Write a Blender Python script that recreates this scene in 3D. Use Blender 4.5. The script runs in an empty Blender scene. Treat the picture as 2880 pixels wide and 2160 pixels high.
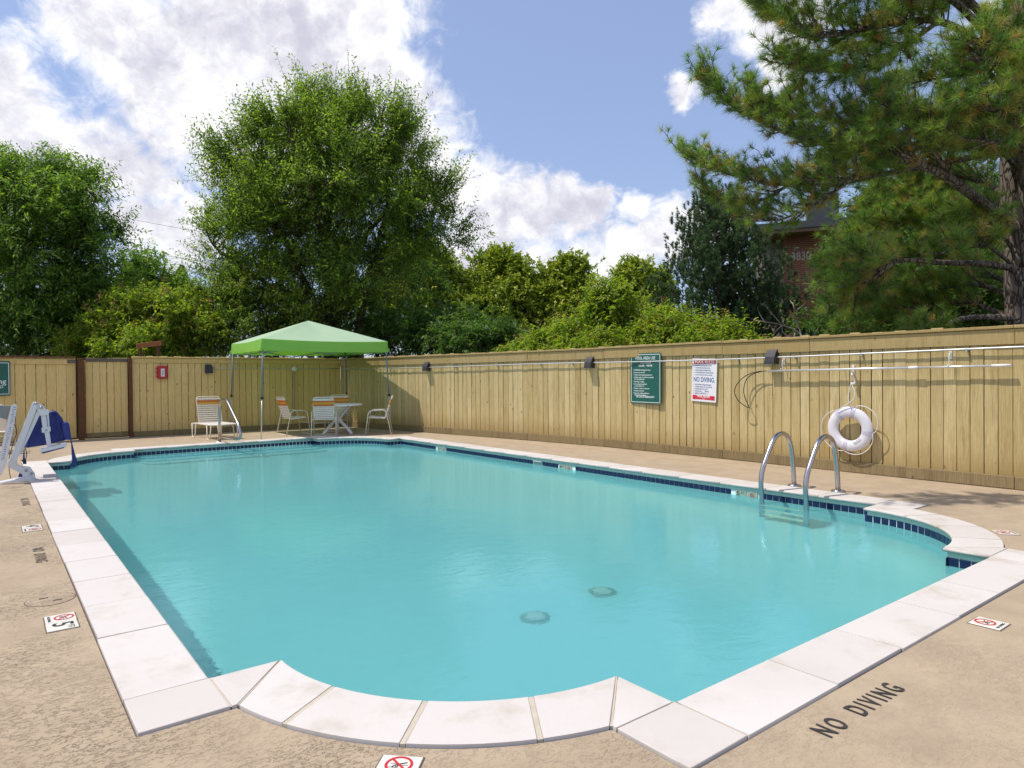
import bpy, bmesh, math, random
import numpy as np
from mathutils import Vector, Matrix
random.seed(7)
rng = np.random.default_rng(7)
sc = bpy.context.scene
COL = sc.collection
R = math.radians

# ------------------------------------------------------------------ camera
CR = Vector((0.79244, -0.60988, -0.00888)).normalized()
CF = Vector((0.60979, 0.79248, -0.01118)).normalized()
CR = (CR - CF * CR.dot(CF)).normalized()
CU = CR.cross(CF).normalized()
EYE = Vector((0, 0, 1.4))
cam = bpy.data.cameras.new('camera')
cam.sensor_width = 36
cam.lens = 36 * 1918.5 / 2880
cam.clip_start = 0.05
cam.clip_end = 1500
co = bpy.data.objects.new('camera', cam)
COL.objects.link(co)
Mx = Matrix((CR, CU, -CF)).transposed().to_4x4()
Mx.translation = EYE
co.matrix_world = Mx
sc.camera = co


def wp(px, py, depth):
    """world point seen in the photograph at (px, py), at this distance along the view"""
    return EYE + (CF + CR * ((px - 1440) / 1918.5) + CU * ((1080 - py) / 1918.5)) * depth


# ------------------------------------------------------------------ light
SUN_TRAVEL = Vector((0.43, -0.30, -1.0)).normalized()
TO_SUN = -SUN_TRAVEL
sun = bpy.data.lights.new('sun', 'SUN')
sun.energy = 2.3
sun.angle = R(0.53)
sun.color = (1.0, 0.93, 0.83)
so = bpy.data.objects.new('sun', sun)
so.rotation_euler = SUN_TRAVEL.to_track_quat('-Z', 'Y').to_euler()
so.location = (0, 0, 30)
COL.objects.link(so)
sun.cycles.is_caustics_light = True

sc.view_settings.view_transform = 'Standard'
sc.view_settings.look = 'None'
sc.view_settings.gamma = 1
sc.view_settings.exposure = 0.83
sc.view_settings.use_curve_mapping = False
sc.cycles.use_denoising = True
sc.cycles.max_bounces = 10
sc.cycles.diffuse_bounces = 4
sc.cycles.transparent_max_bounces = 8
sc.cycles.caustics_reflective = False
sc.cycles.sample_clamp_indirect = 6

w = bpy.data.worlds.new('World')
sc.world = w
w.use_nodes = True
wn = w.node_tree
bg = wn.nodes['Background']
bg.inputs[1].default_value = 0.15
sky = wn.nodes.new('ShaderNodeTexSky')
sky.sky_type = 'NISHITA'
sky.sun_disc = False
sky.sun_elevation = math.asin(TO_SUN.z)
sky.sun_rotation = math.atan2(TO_SUN.x, TO_SUN.y)
sky.air_density = 1.0
sky.dust_density = 0.6
sky.ozone_density = 1.6


class NT:
    """short hand for building node trees"""
    def __init__(s, nt):
        s.nt = nt

    def n(s, kind, **kw):
        nd = s.nt.nodes.new(kind)
        for k, v in kw.items():
            if k.startswith('_'):
                setattr(nd, k[1:], v)
        for k, v in kw.items():
            if not k.startswith('_'):
                key = int(k[1:]) if k[0] == 'i' and k[1:].isdigit() else k.replace('__', ' ')
                s.put(nd.inputs[key], v)
        return nd

    def put(s, inp, v):
        if isinstance(v, bpy.types.NodeSocket):
            s.nt.links.new(v, inp)
        else:
            inp.default_value = v

    def math(s, op, a, b=0.0, c=None, clamp=False):
        nd = s.nt.nodes.new('ShaderNodeMath')
        nd.operation = op
        nd.use_clamp = clamp
        s.put(nd.inputs[0], a)
        s.put(nd.inputs[1], b)
        if c is not None:
            s.put(nd.inputs[2], c)
        return nd.outputs[0]

    def vec(s, op, a, b=None, scale=None):
        nd = s.nt.nodes.new('ShaderNodeVectorMath')
        nd.operation = op
        s.put(nd.inputs[0], a)
        if b is not None:
            s.put(nd.inputs[1], b)
        if scale is not None:
            s.put(nd.inputs['Scale'], scale)
        return nd.outputs['Value'] if op in ('DISTANCE', 'LENGTH', 'DOT_PRODUCT') else nd.outputs[0]

    def ramp(s, fac, stops, interp='LINEAR'):
        nd = s.nt.nodes.new('ShaderNodeValToRGB')
        nd.color_ramp.interpolation = interp
        el = nd.color_ramp.elements
        while len(el) > 1:
            el.remove(el[-1])
        el[0].position, el[0].color = stops[0][0], col4(stops[0][1])
        for p, c in stops[1:]:
            e = el.new(p)
            e.color = col4(c)
        s.put(nd.inputs[0], fac)
        return nd.outputs[0]

    def noise(s, vec, scale, detail=3.0, rough=0.5, dist=0.0):
        nd = s.n('ShaderNodeTexNoise', Scale=scale, Detail=detail, Roughness=rough, Distortion=dist)
        if vec is not None:
            s.put(nd.inputs['Vector'], vec)
        return nd.outputs['Fac']

    def mix(s, fac, a, b, mode='MIX'):
        nd = s.nt.nodes.new('ShaderNodeMix')
        nd.data_type = 'RGBA'
        nd.blend_type = mode
        s.put(nd.inputs[0], fac)
        s.put(nd.inputs[6], a if isinstance(a, bpy.types.NodeSocket) else col4(a))
        s.put(nd.inputs[7], b if isinstance(b, bpy.types.NodeSocket) else col4(b))
        return nd.outputs[2]

    def smooth(s, v, lo, hi, tmin=0.0, tmax=1.0):
        nd = s.n('ShaderNodeMapRange', _interpolation_type='SMOOTHSTEP', _clamp=True)
        s.put(nd.inputs[0], v)
        for i, x in enumerate((lo, hi, tmin, tmax)):
            s.put(nd.inputs[i + 1], x)
        return nd.outputs[0]


def col4(c):
    if isinstance(c, (int, float)):
        return (c, c, c, 1)
    return tuple(c) + (1,) if len(c) == 3 else tuple(c)


# clouds: cumulus spread over the sky by azimuth and elevation, edges broken by noise
N = NT(wn)
gen = N.n('ShaderNodeTexCoord').outputs['Generated']
sep = N.n('ShaderNodeSeparateXYZ', i0=gen)
az = N.math('MULTIPLY', N.math('ARCTAN2', sep.outputs[0], sep.outputs[1]), 57.2958)
el = N.math('MULTIPLY', N.math('ARCSINE', sep.outputs[2]), 57.2958)
ae = N.n('ShaderNodeCombineXYZ', i0=az, i1=N.math('MULTIPLY', el, 1.15)).outputs[0]
warp = N.n('ShaderNodeTexNoise', Vector=ae, Scale=0.22, Detail=5.0, Roughness=0.6).outputs['Color']
warp = N.vec('SCALE', N.vec('SUBTRACT', warp, (0.5, 0.5, 0.5)), scale=5.0)
aew = N.vec('ADD', ae, warp)
CL = [(7.2, 24.3, 3.3), (10.6, 23.0, 3.9), (14.8, 24.3, 5.2), (20.8, 25.1, 5.7), (25.0, 26.9, 3.7), (26.7, 23.9, 2.8), (13.2, 19.9, 3.6), (18.1, 19.8, 4.6), (23.5, 19.7, 4.5), (28.9, 20.6, 2.4), (30.1, 18.0, 3.0), (33.0, 15.6, 2.8), (35.9, 14.5, 2.3), (38.9, 13.4, 2.3), (42.5, 14.0, 1.7), (44.8, 13.9, 1.1), (15.2, 17.0, 2.3), (35.0, 12.0, 2.6), (18.3, 16.0, 2.9), (1.0, 19.5, 1.9), (1.7, 17.5, 2.3), (3.7, 15.9, 2.4), (6.4, 15.4, 2.1), (8.6, 15.0, 1.7), (1.3, 14.3, 2.8), (10.0, 14.5, 1.1), (10.4, 11.2, 2.0), (12.1, 10.3, 2.0), (9.0, 11.3, 1.3), (12.6, 12.7, 1.5), (39.5, 9.4, 1.8), (43.0, 9.3, 2.0), (46.8, 10.3, 1.7), (49.7, 11.4, 1.7), (48.3, 13.4, 1.1), (51.1, 12.4, 1.7), (51.5, 21.4, 0.9), (55.6, 27.0, 1.4), (57.5, 24.9, 1.4), (58.5, 22.7, 1.1), (59.8, 25.4, 2.1), (33.5, 7.7, 3.5), (45.4, 7.5, 2.6), (53.9, 11.7, 1.6), (20, 33, 6), (8, 31, 5), (58, 33, 3.5),
      (-8, 12, 5), (-14, 20, 6), (-30, 28, 8), (-45, 14, 6), (-60, 30, 9), (80, 20, 5), (95, 30, 8), (110, 14, 6), (125, 35, 9), (150, 20, 7), (175, 30, 8), (-85, 18, 7), (-110, 32, 9), (-140, 20, 7), (-165, 34, 8)]
m = None
for a, e, r in CL:
    d = N.vec('DISTANCE', aew, (a, e * 1.15, 0))
    v = N.math('MULTIPLY_ADD', d, -1.0 / (r * 1.95), 1.0)
    m = v if m is None else N.math('MAXIMUM', m, v)
fine = N.noise(ae, 0.45, 8.0, 0.62, 0.6)
wisp = N.noise(ae, 0.16, 6.0, 0.6)
dens = N.math('ADD', N.math('MULTIPLY', m, 1.0), N.math('MULTIPLY', N.math('SUBTRACT', fine, 0.5), 1.15))
dens = N.math('ADD', dens, N.math('MULTIPLY', N.math('SUBTRACT', wisp, 0.52), 0.8))
cover = N.smooth(dens, -0.06, 0.58)
shade = N.noise(aew, 0.16, 7.0, 0.6, 0.3)
puff = N.noise(N.vec('ADD', ae, (0.9, -1.6, 0)), 0.45, 8.0, 0.62, 0.6)
relief = N.math('SUBTRACT', fine, puff)
shade = N.math('ADD', shade, N.math('MULTIPLY', m, 0.20))
shade = N.math('SUBTRACT', shade, N.math('MULTIPLY', relief, 0.26))
shade = N.smooth(shade, 0.46, 0.86)
ccol = N.mix(shade, (4.3, 4.28, 4.35), (2.45, 2.42, 2.85))
skyc = N.mix(0.70, sky.outputs[0], (1.12, 1.38, 2.28))
final = N.mix(cover, skyc, ccol)
wn.links.new(final, bg.inputs[0])


# ------------------------------------------------------------------ materials
def material(name, base=(0.5, 0.5, 0.5), rough=0.6, metal=0.0, vary=None, bump=None, spec=0.5, coords='Object', extra=None, coat=0.0):
    m = bpy.data.materials.new(name)
    m.use_nodes = True
    nt = m.node_tree
    b = nt.nodes['Principled BSDF']
    K = NT(nt)
    b.inputs['Base Color'].default_value = col4(base)
    b.inputs['Roughness'].default_value = rough
    b.inputs['Metallic'].default_value = metal
    b.inputs['Specular IOR Level'].default_value = spec
    b.inputs['Coat Weight'].default_value = coat
    tc = K.n('ShaderNodeTexCoord').outputs[coords]
    if vary:
        scale, amt = vary[:2]
        f = K.noise(tc, scale, 5.0, 0.6)
        c = K.mix(f, tuple(x * (1 - amt) for x in base), tuple(min(1, x * (1 + amt)) for x in base))
        nt.links.new(c, b.inputs['Base Color'])
    if bump:
        scale, dist, strength = bump
        h = K.noise(tc, scale, 4.0, 0.6)
        bp = K.n('ShaderNodeBump', Strength=strength, Distance=dist, Height=h)
        nt.links.new(bp.outputs[0], b.inputs['Normal'])
    if extra:
        extra(K, b, tc)
    return m


def deck_extra(K, b, tc):
    pos = K.n('ShaderNodeNewGeometry').outputs['Position']
    big = K.noise(pos, 0.35, 4.0, 0.6)
    mid = K.noise(pos, 3.0, 5.0, 0.65)
    st = K.n('ShaderNodeMapping', Scale=(1, 1.7, 1), Rotation=(0, 0, 0.5))
    K.put(st.inputs[0], pos)
    kn = K.noise(st.outputs[0], 24.0, 6.0, 0.66, 0.5)
    plate = K.smooth(kn, 0.44, 0.5)
    grit = K.noise(pos, 160.0, 3.0, 0.7)
    c = K.mix(big, (0.425, 0.33, 0.225), (0.485, 0.39, 0.275))
    c = K.mix(K.smooth(mid, 0.3, 0.75), c, K.mix(1.0, c, (0.83, 0.82, 0.82), 'MULTIPLY'))
    c = K.mix(K.smooth(grit, 0.35, 0.7, 0, 0.2), c, (0.26, 0.20, 0.14))
    edge = K.math('ABSOLUTE', K.math('SUBTRACT', kn, 0.475))
    patch = K.smooth(K.noise(pos, 0.9, 3.0, 0.5), 0.38, 0.62, 0.25, 1.0)
    sx = K.n('ShaderNodeSeparateXYZ', i0=pos)
    rough_side = K.smooth(K.math('ADD', sx.outputs[0], K.math('MULTIPLY', K.math('SUBTRACT', mid, 0.5), 1.2)), 0.9, 2.4, 1.0, 0.30)
    c = K.mix(K.math('MULTIPLY', K.math('MULTIPLY', K.smooth(edge, 0.0, 0.028, 0.26, 0.0), patch), rough_side), c, (0.17, 0.125, 0.085))  # plate rims darkened: their small shadows are put into the colour
    c = K.mix(K.smooth(kn, 0.36, 0.46, 0.10, 0.0), c, (0.30, 0.235, 0.17))
    spots = K.noise(pos, 1.1, 3.0, 0.5)
    c = K.mix(K.smooth(spots, 0.56, 0.72, 0, 0.25), c, (0.30, 0.25, 0.20))
    K.nt.links.new(c, b.inputs['Base Color'])
    pits = K.noise(pos, 70.0, 4.0, 0.7)
    hgt = K.math('ADD', K.math('MULTIPLY', plate, K.math('MULTIPLY', rough_side, patch)), K.math('MULTIPLY', grit, 0.30))
    hgt = K.math('ADD', hgt, K.math('MULTIPLY', pits, 0.5))
    bp = K.n('ShaderNodeBump', Strength=1.0, Distance=0.0034, Height=hgt)
    K.nt.links.new(bp.outputs[0], b.inputs['Normal'])


def coping_extra(K, b, tc):
    pos = K.n('ShaderNodeNewGeometry').outputs['Position']
    rnd = K.n('ShaderNodeObjectInfo').outputs['Random']
    c = K.mix(rnd, (0.575, 0.53, 0.49), (0.64, 0.60, 0.565))
    st = K.noise(pos, 2.4, 6.0, 0.65)
    c = K.mix(K.smooth(st, 0.50, 0.74, 0, 0.62), c, (0.43, 0.37, 0.28))
    st3 = K.noise(pos, 0.8, 4.0, 0.6)
    c = K.mix(K.smooth(st3, 0.45, 0.7, 0, 0.35), c, (0.50, 0.45, 0.40))
    st2 = K.noise(pos, 14.0, 5.0, 0.7)
    c = K.mix(K.smooth(st2, 0.5, 0.8, 0, 0.22), c, (0.50, 0.47, 0.45))
    pit = K.noise(pos, 150.0, 2.0, 0.6)
    c = K.mix(K.smooth(pit, 0.62, 0.74, 0, 0.35), c, (0.4, 0.36, 0.33))
    K.nt.links.new(c, b.inputs['Base Color'])
    bp = K.n('ShaderNodeBump', Strength=0.35, Distance=0.002, Height=K.math('ADD', pit, K.math('MULTIPLY', st2, 1.5)))
    K.nt.links.new(bp.outputs[0], b.inputs['Normal'])


def board_extra(hue, worn):
    def f(K, b, tc):
        rnd = K.n('ShaderNodeObjectInfo').outputs['Random']
        off = K.n('ShaderNodeCombineXYZ', i0=K.math('MULTIPLY', rnd, 31.0), i1=K.math('MULTIPLY', rnd, 57.0), i2=K.math('MULTIPLY', rnd, 83.0)).outputs[0]
        p = K.vec('ADD', tc, off)
        g = K.n('ShaderNodeMapping', Scale=(1, 1, 0.06))
        K.put(g.inputs[0], p)
        grain = K.noise(g.outputs[0], 75.0, 5.0, 0.65, 0.5)
        rings = K.n('ShaderNodeTexWave', _wave_type='BANDS', _bands_direction='X', Scale=14.0, Distortion=9.0, Detail=3.0)
        rings.inputs['Detail Scale'].default_value = 1.2
        g2 = K.n('ShaderNodeMapping', Scale=(1, 1, 0.16))
        K.put(g2.inputs[0], p)
        K.put(rings.inputs['Vector'], g2.outputs[0])
        stain = K.noise(K.vec('MULTIPLY', p, (1.6, 1.6, 0.16)), 6.0, 6.0, 0.68)
        base = K.mix(rnd, hue[0], hue[1])
        odd = K.math('FRACT', K.math('MULTIPLY', rnd, 17.3))
        base = K.mix(K.smooth(odd, 0.72, 1.0, 0.0, worn * 0.75), base, tuple(0.55 * a + 0.45 * b for a, b in zip(hue[0], hue[3])))
        c = K.mix(K.smooth(grain, 0.30, 0.62, 0.38, 0.0), base, hue[2])
        c = K.mix(K.smooth(rings.outputs['Fac'], 0.55, 0.95, 0.0, 0.28), c, hue[2])
        c = K.mix(K.smooth(stain, 0.48, 0.74, 0, worn), c, hue[3])
        vo = K.n('ShaderNodeTexVoronoi', Scale=5.0)
        K.put(vo.inputs['Vector'], K.vec('MULTIPLY', p, (1.0, 1.0, 0.55)))
        c = K.mix(K.smooth(vo.outputs['Distance'], 0.045, 0.10, 0.75, 0.0), c, hue[4])
        sx = K.n('ShaderNodeSeparateXYZ', i0=tc)
        low = K.math('ADD', sx.outputs[2], K.math('MULTIPLY', stain, 0.5))
        c = K.mix(K.smooth(low, 0.30, 0.75, worn * 0.9, 0.0), c, hue[3])
        K.nt.links.new(c, b.inputs['Base Color'])
        bp = K.n('ShaderNodeBump', Strength=0.5, Distance=0.002, Height=grain)
        K.nt.links.new(bp.outputs[0], b.inputs['Normal'])
    return f


HUE_R = [(0.55, 0.435, 0.21), (0.67, 0.55, 0.30), (0.30, 0.195, 0.065), (0.27, 0.175, 0.060), (0.10, 0.055, 0.02)]
HUE_B = [(0.71, 0.52, 0.215), (0.79, 0.60, 0.27), (0.42, 0.28, 0.085), (0.33, 0.22, 0.075), (0.08, 0.045, 0.02)]  # painted yellow back boards, colour raised to brighten their shaded face
HUE_K = [(0.38, 0.29, 0.14), (0.50, 0.39, 0.20), (0.12, 0.085, 0.045), (0.11, 0.08, 0.05), (0.06, 0.04, 0.02)]


def leaf_material(name, cols, trans=0.35, rough=0.45, gloss=0.25):
    m = bpy.data.materials.new(name)
    m.use_nodes = True
    nt = m.node_tree
    K = NT(nt)
    b = nt.nodes['Principled BSDF']
    at = K.n('ShaderNodeAttribute', _attribute_name='vary').outputs['Fac']
    n = len(cols)
    c = K.ramp(at, [(i / (n - 1), cc) for i, cc in enumerate(cols)])
    nt.links.new(c, b.inputs['Base Color'])
    b.inputs['Roughness'].default_value = rough
    b.inputs['Specular IOR Level'].default_value = gloss
    tr = K.n('ShaderNodeBsdfTranslucent')
    tcol = K.mix(1.0, c, (1.5, 1.7, 0.7), 'MULTIPLY')
    nt.links.new(tcol, tr.inputs[0])
    mx = K.n('ShaderNodeMixShader', i0=trans, i1=b.outputs[0], i2=tr.outputs[0])
    nt.links.new(mx.outputs[0], nt.nodes['Material Output'].inputs[0])
    return m


def bark_extra(a, bcol, c2):
    def f(K, b, tc):
        pos = K.n('ShaderNodeNewGeometry').outputs['Position']
        g = K.vec('MULTIPLY', pos, (1.0, 1.0, 0.32))
        vo = K.n('ShaderNodeTexVoronoi', Scale=13.0, _feature='DISTANCE_TO_EDGE')
        K.put(vo.inputs['Vector'], K.vec('ADD', g, K.vec('SCALE', K.n('ShaderNodeTexNoise', Vector=g, Scale=9.0).outputs['Color'], scale=0.12)))
        n1 = K.noise(g, 30.0, 5.0, 0.7)
        c = K.mix(n1, a, bcol)
        c = K.mix(K.smooth(vo.outputs['Distance'], 0.0, 0.13, 0.85, 0.0), c, c2)
        K.nt.links.new(c, b.inputs['Base Color'])
        bp = K.n('ShaderNodeBump', Strength=0.9, Distance=0.02, Height=K.math('ADD', K.smooth(vo.outputs['Distance'], 0, 0.16), K.math('MULTIPLY', n1, 0.5)))
        K.nt.links.new(bp.outputs[0], b.inputs['Normal'])
    return f


def tile_extra(K, b, tc):
    rnd = K.n('ShaderNodeObjectInfo').outputs['Random']
    f = K.noise(K.vec('ADD', tc, K.n('ShaderNodeCombineXYZ', i0=K.math('MULTIPLY', rnd, 40)).outputs[0]), 25.0, 4.0, 0.6)
    c = K.mix(f, (0.004, 0.008, 0.045), (0.014, 0.03, 0.10))
    c = K.mix(K.math('MULTIPLY', rnd, 0.4), c, (0.012, 0.018, 0.07))
    K.nt.links.new(c, b.inputs['Base Color'])


def plaster_extra(K, b, tc):
    pos = K.n('ShaderNodeNewGeometry').outputs['Position']
    f = K.noise(pos, 0.7, 5.0, 0.6)
    g = K.noise(pos, 9.0, 4.0, 0.6)
    c = K.mix(f, (0.54, 0.77, 0.775), (0.60, 0.82, 0.82))
    c = K.mix(K.smooth(g, 0.5, 0.8, 0, 0.25), c, (0.48, 0.67, 0.67))
    K.nt.links.new(c, b.inputs['Base Color'])


def mortar_extra(K, b, tc):
    pos = K.n('ShaderNodeNewGeometry').outputs['Position']
    f = K.noise(pos, 6.0, 5.0, 0.7)
    c = K.mix(f, (0.36, 0.52, 0.46), (0.50, 0.66, 0.58))
    cr = K.noise(K.vec('MULTIPLY', pos, (1, 1, 5)), 7.0, 5.0, 0.75, 1.5)
    c = K.mix(K.smooth(K.math('ABSOLUTE', K.math('SUBTRACT', cr, 0.5)), 0.0, 0.012, 0.7, 0.0), c, (0.10, 0.10, 0.08))
    K.nt.links.new(c, b.inputs['Base Color'])


def brick_extra(K, b, tc):
    br = K.n('ShaderNodeTexBrick', Scale=1.0)
    K.put(br.inputs['Vector'], K.n('ShaderNodeTexCoord').outputs['UV'])
    br.inputs['Color1'].default_value = (0.30, 0.085, 0.045, 1)
    br.inputs['Color2'].default_value = (0.22, 0.06, 0.035, 1)
    br.inputs['Mortar'].default_value = (0.30, 0.22, 0.18, 1)
    br.inputs['Mortar Size'].default_value = 0.01
    br.inputs['Brick Width'].default_value = 0.22
    br.inputs['Row Height'].default_value = 0.075
    K.nt.links.new(br.outputs['Color'], b.inputs['Base Color'])


MAT = {}
MAT['deck'] = material('deck_stucco', rough=0.9, extra=deck_extra, spec=0.2)
MAT['ground'] = material('grass_ground', (0.06, 0.08, 0.03), 0.95, vary=(3, 0.4), bump=(20, 0.03, 1))
MAT['coping'] = material('coping_concrete', rough=0.75, extra=coping_extra, spec=0.3)
MAT['mortar'] = material('mortar', rough=0.85, extra=mortar_extra, spec=0.2)
MAT['joint'] = material('joint_mortar', (0.52, 0.46, 0.37), 0.9, vary=(14, 0.25), coords='Object', spec=0.2, bump=(90, 0.002, 0.4))
MAT['gap'] = material('dark_joint', (0.12, 0.09, 0.075), 0.95, vary=(9, 0.4))
MAT['plaster'] = material('pool_plaster', rough=0.8, extra=plaster_extra, spec=0.2)
MAT['tile'] = material('navy_tile', rough=0.16, extra=tile_extra, spec=0.4)
MAT['white_tile'] = material('white_ceramic', (0.72, 0.70, 0.62), 0.3, vary=(12, 0.08))
MAT['marker_tile'] = material('aged_marker_tile', (0.33, 0.42, 0.34), 0.35, vary=(14, 0.15))
MAT['fence_right'] = material('fence_boards_weathered', rough=0.8, extra=board_extra(HUE_R, 0.60), spec=0.2)
MAT['fence_back'] = material('fence_boards_lightened', rough=0.75, extra=board_extra(HUE_B, 0.22), spec=0.2)
MAT['kick'] = material('kickboard_dirty', rough=0.9, extra=board_extra(HUE_K, 0.5), spec=0.1)
MAT['brown_wood'] = material('redwood_post', (0.125, 0.055, 0.027), 0.75, vary=(14, 0.45), spec=0.2)
MAT['orange_wood'] = material('sunlit_timber', (0.36, 0.13, 0.055), 0.7, vary=(14, 0.3), spec=0.2)  # brown timber where sunlit, the orange light is in the colour
MAT['grey_wood'] = material('weathered_grey_wood', (0.14, 0.12, 0.09), 0.85, vary=(22, 0.45), spec=0.2)
MAT['nail'] = material('nail_rust', (0.09, 0.06, 0.03), 0.7)
MAT['steel'] = material('stainless_steel', (0.47, 0.45, 0.47), 0.24, metal=1.0, vary=(30, 0.08))
MAT['galv'] = material('galvanised_metal', (0.58, 0.59, 0.60), 0.42, metal=0.75, vary=(20, 0.12))
MAT['alu'] = material('brushed_aluminium', (0.75, 0.76, 0.78), 0.35, metal=0.6, vary=(18, 0.08))
MAT['leg_grey'] = material('grey_powder_coat', (0.20, 0.25, 0.30), 0.45, vary=(14, 0.1))
MAT['white_pl'] = material('white_plastic', (0.78, 0.77, 0.76), 0.4, vary=(8, 0.05))
MAT['tread'] = material('cream_tread', (0.86, 0.84, 0.66), 0.4)
MAT['cream'] = material('cream_powder_coat', (0.72, 0.66, 0.55), 0.35, vary=(8, 0.08))
MAT['strap_white'] = material('white_vinyl_strap', (0.78, 0.72, 0.66), 0.4, vary=(12, 0.08))
MAT['strap_orange'] = material('orange_vinyl_strap', (0.58, 0.16, 0.03), 0.4, vary=(12, 0.1))
MAT['strap_yellow'] = material('yellow_vinyl_strap', (0.72, 0.36, 0.03), 0.4, vary=(12, 0.1))
MAT['ring_white'] = material('life_ring_white', (0.72, 0.70, 0.76), 0.45, vary=(7, 0.08), bump=(30, 0.002, 0.3))
MAT['ring_band'] = material('life_ring_band', (0.55, 0.52, 0.64), 0.5, vary=(20, 0.1))
MAT['rope'] = material('white_rope', (0.70, 0.68, 0.66), 0.7, bump=(220, 0.003, 0.6))
MAT['bronze'] = material('dark_lamp_housing', (0.028, 0.027, 0.032), 0.5, vary=(30, 0.3), bump=(120, 0.001, 0.4))
MAT['black'] = material('black_rubber', (0.015, 0.015, 0.017), 0.5)
MAT['lens'] = material('lamp_lens', (0.65, 0.64, 0.60), 0.25)
MAT['red_pl'] = material('red_plastic', (0.42, 0.015, 0.02), 0.35, vary=(9, 0.15))
MAT['blue_seat'] = material('blue_lift_seat', (0.016, 0.03, 0.20), 0.42, vary=(7, 0.15))
MAT['lift_white'] = material('lift_white_paint', (0.70, 0.71, 0.74), 0.35, vary=(6, 0.05))
MAT['lift_grey'] = material('lift_grey_housing', (0.22, 0.235, 0.245), 0.5, vary=(6, 0.08))
MAT['sign_green'] = material('sign_green', (0.012, 0.105, 0.082), 0.35, vary=(4, 0.12))
MAT['sign_white'] = material('sign_white', (0.80, 0.78, 0.82), 0.4, vary=(9, 0.04))
MAT['sign_red'] = material('sign_red', (0.60, 0.02, 0.05), 0.4)
MAT['sign_blue'] = material('sign_blue', (0.015, 0.09, 0.28), 0.4)
MAT['print_white'] = material('white_print', (0.85, 0.88, 0.88), 0.4)
MAT['print_grey'] = material('small_grey_print', (0.14, 0.20, 0.32), 0.4)
MAT['print_black'] = material('black_print', (0.02, 0.02, 0.025), 0.6)
MAT['print_red'] = material('red_print', (0.55, 0.02, 0.035), 0.4)
MAT['paint_black'] = material('worn_black_paint', (0.035, 0.032, 0.03), 0.85, vary=(30, 0.5))
MAT['lid'] = material('skimmer_lid', (0.47, 0.40, 0.31), 0.85, vary=(10, 0.12), bump=(60, 0.001, 0.4))
MAT['drain'] = material('drain_grate', (0.60, 0.66, 0.60), 0.5)
MAT['drain_dark'] = material('drain_slot', (0.10, 0.20, 0.20), 0.6)
MAT['concrete_light'] = material('cream_render', (0.45, 0.42, 0.36), 0.9, vary=(2, 0.15))
MAT['soffit'] = material('brown_soffit', (0.16, 0.10, 0.06), 0.85, vary=(3, 0.2))
MAT['fascia_dark'] = material('dark_roof_edge', (0.05, 0.055, 0.06), 0.6)
MAT['brick'] = material('red_brick', rough=0.9, extra=brick_extra, spec=0.2)
MAT['glass_dark'] = material('window_glass', (0.02, 0.03, 0.04), 0.05, spec=0.8)
MAT['bark'] = material('grey_brown_bark', rough=0.95, extra=bark_extra((0.085, 0.065, 0.05), (0.17, 0.135, 0.10), (0.02, 0.015, 0.012)), spec=0.1)
MAT['pine_bark'] = material('pine_bark', rough=0.95, extra=bark_extra((0.125, 0.10, 0.082), (0.25, 0.21, 0.18), (0.03, 0.024, 0.02)), spec=0.1)
MAT['dead_wood'] = material('dead_branch', (0.34, 0.28, 0.25), 0.9, vary=(12, 0.3))
MAT['elm_leaf'] = leaf_material('elm_leaves', [(0.076, 0.139, 0.028), (0.131, 0.218, 0.035), (0.206, 0.298, 0.045), (0.304, 0.370, 0.063)], trans=0.48)
MAT['left_leaf'] = leaf_material('ash_leaves', [(0.057, 0.124, 0.028), (0.104, 0.201, 0.037), (0.170, 0.279, 0.047), (0.283, 0.376, 0.062)], trans=0.42)
MAT['sumac_leaf'] = leaf_material('golden_shrub_leaves', [(0.092, 0.168, 0.022), (0.172, 0.263, 0.028), (0.270, 0.347, 0.036), (0.356, 0.370, 0.050)], trans=0.52)
MAT['seed'] = leaf_material('rusty_seed_heads', [(0.28, 0.13, 0.05), (0.36, 0.20, 0.08)], trans=0.1)
MAT['locust_leaf'] = leaf_material('dark_understory_leaves', [(0.034, 0.076, 0.019), (0.057, 0.124, 0.026), (0.094, 0.179, 0.037), (0.152, 0.228, 0.045)], trans=0.42)
MAT['linden_leaf'] = leaf_material('linden_leaves', [(0.110, 0.176, 0.029), (0.203, 0.281, 0.038), (0.321, 0.386, 0.049), (0.439, 0.456, 0.065)], trans=0.25)
MAT['pine_needle'] = leaf_material('pine_needles', [(0.065, 0.135, 0.035), (0.14, 0.25, 0.05), (0.27, 0.36, 0.075), (0.40, 0.33, 0.10), (0.46, 0.27, 0.10)], trans=0.42, gloss=0.5)
MAT['far_needle'] = leaf_material('blue_green_needles', [(0.033, 0.068, 0.032), (0.062, 0.114, 0.048), (0.111, 0.176, 0.069), (0.182, 0.234, 0.086)], trans=0.12)


def canopy_material(nm, ca, cb, tcl):
    m = bpy.data.materials.new(nm)
    m.use_nodes = True
    K = NT(m.node_tree)
    b = m.node_tree.nodes['Principled BSDF']
    tc = K.n('ShaderNodeTexCoord').outputs['Object']
    f = K.noise(tc, 3.0, 4.0, 0.6)
    c = K.mix(f, ca, cb)
    K.put(b.inputs['Base Color'], c)
    b.inputs['Roughness'].default_value = 0.5
    bp = K.n('ShaderNodeBump', Strength=0.5, Distance=0.03, Height=K.noise(tc, 2.2, 3.0, 0.5))
    K.put(b.inputs['Normal'], bp.outputs[0])
    tr = K.n('ShaderNodeBsdfTranslucent', i0=tcl)
    mx = K.n('ShaderNodeMixShader', i0=0.35, i1=b.outputs[0], i2=tr.outputs[0])
    K.put(m.node_tree.nodes['Material Output'].inputs[0], mx.outputs[0])
    return m


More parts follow.
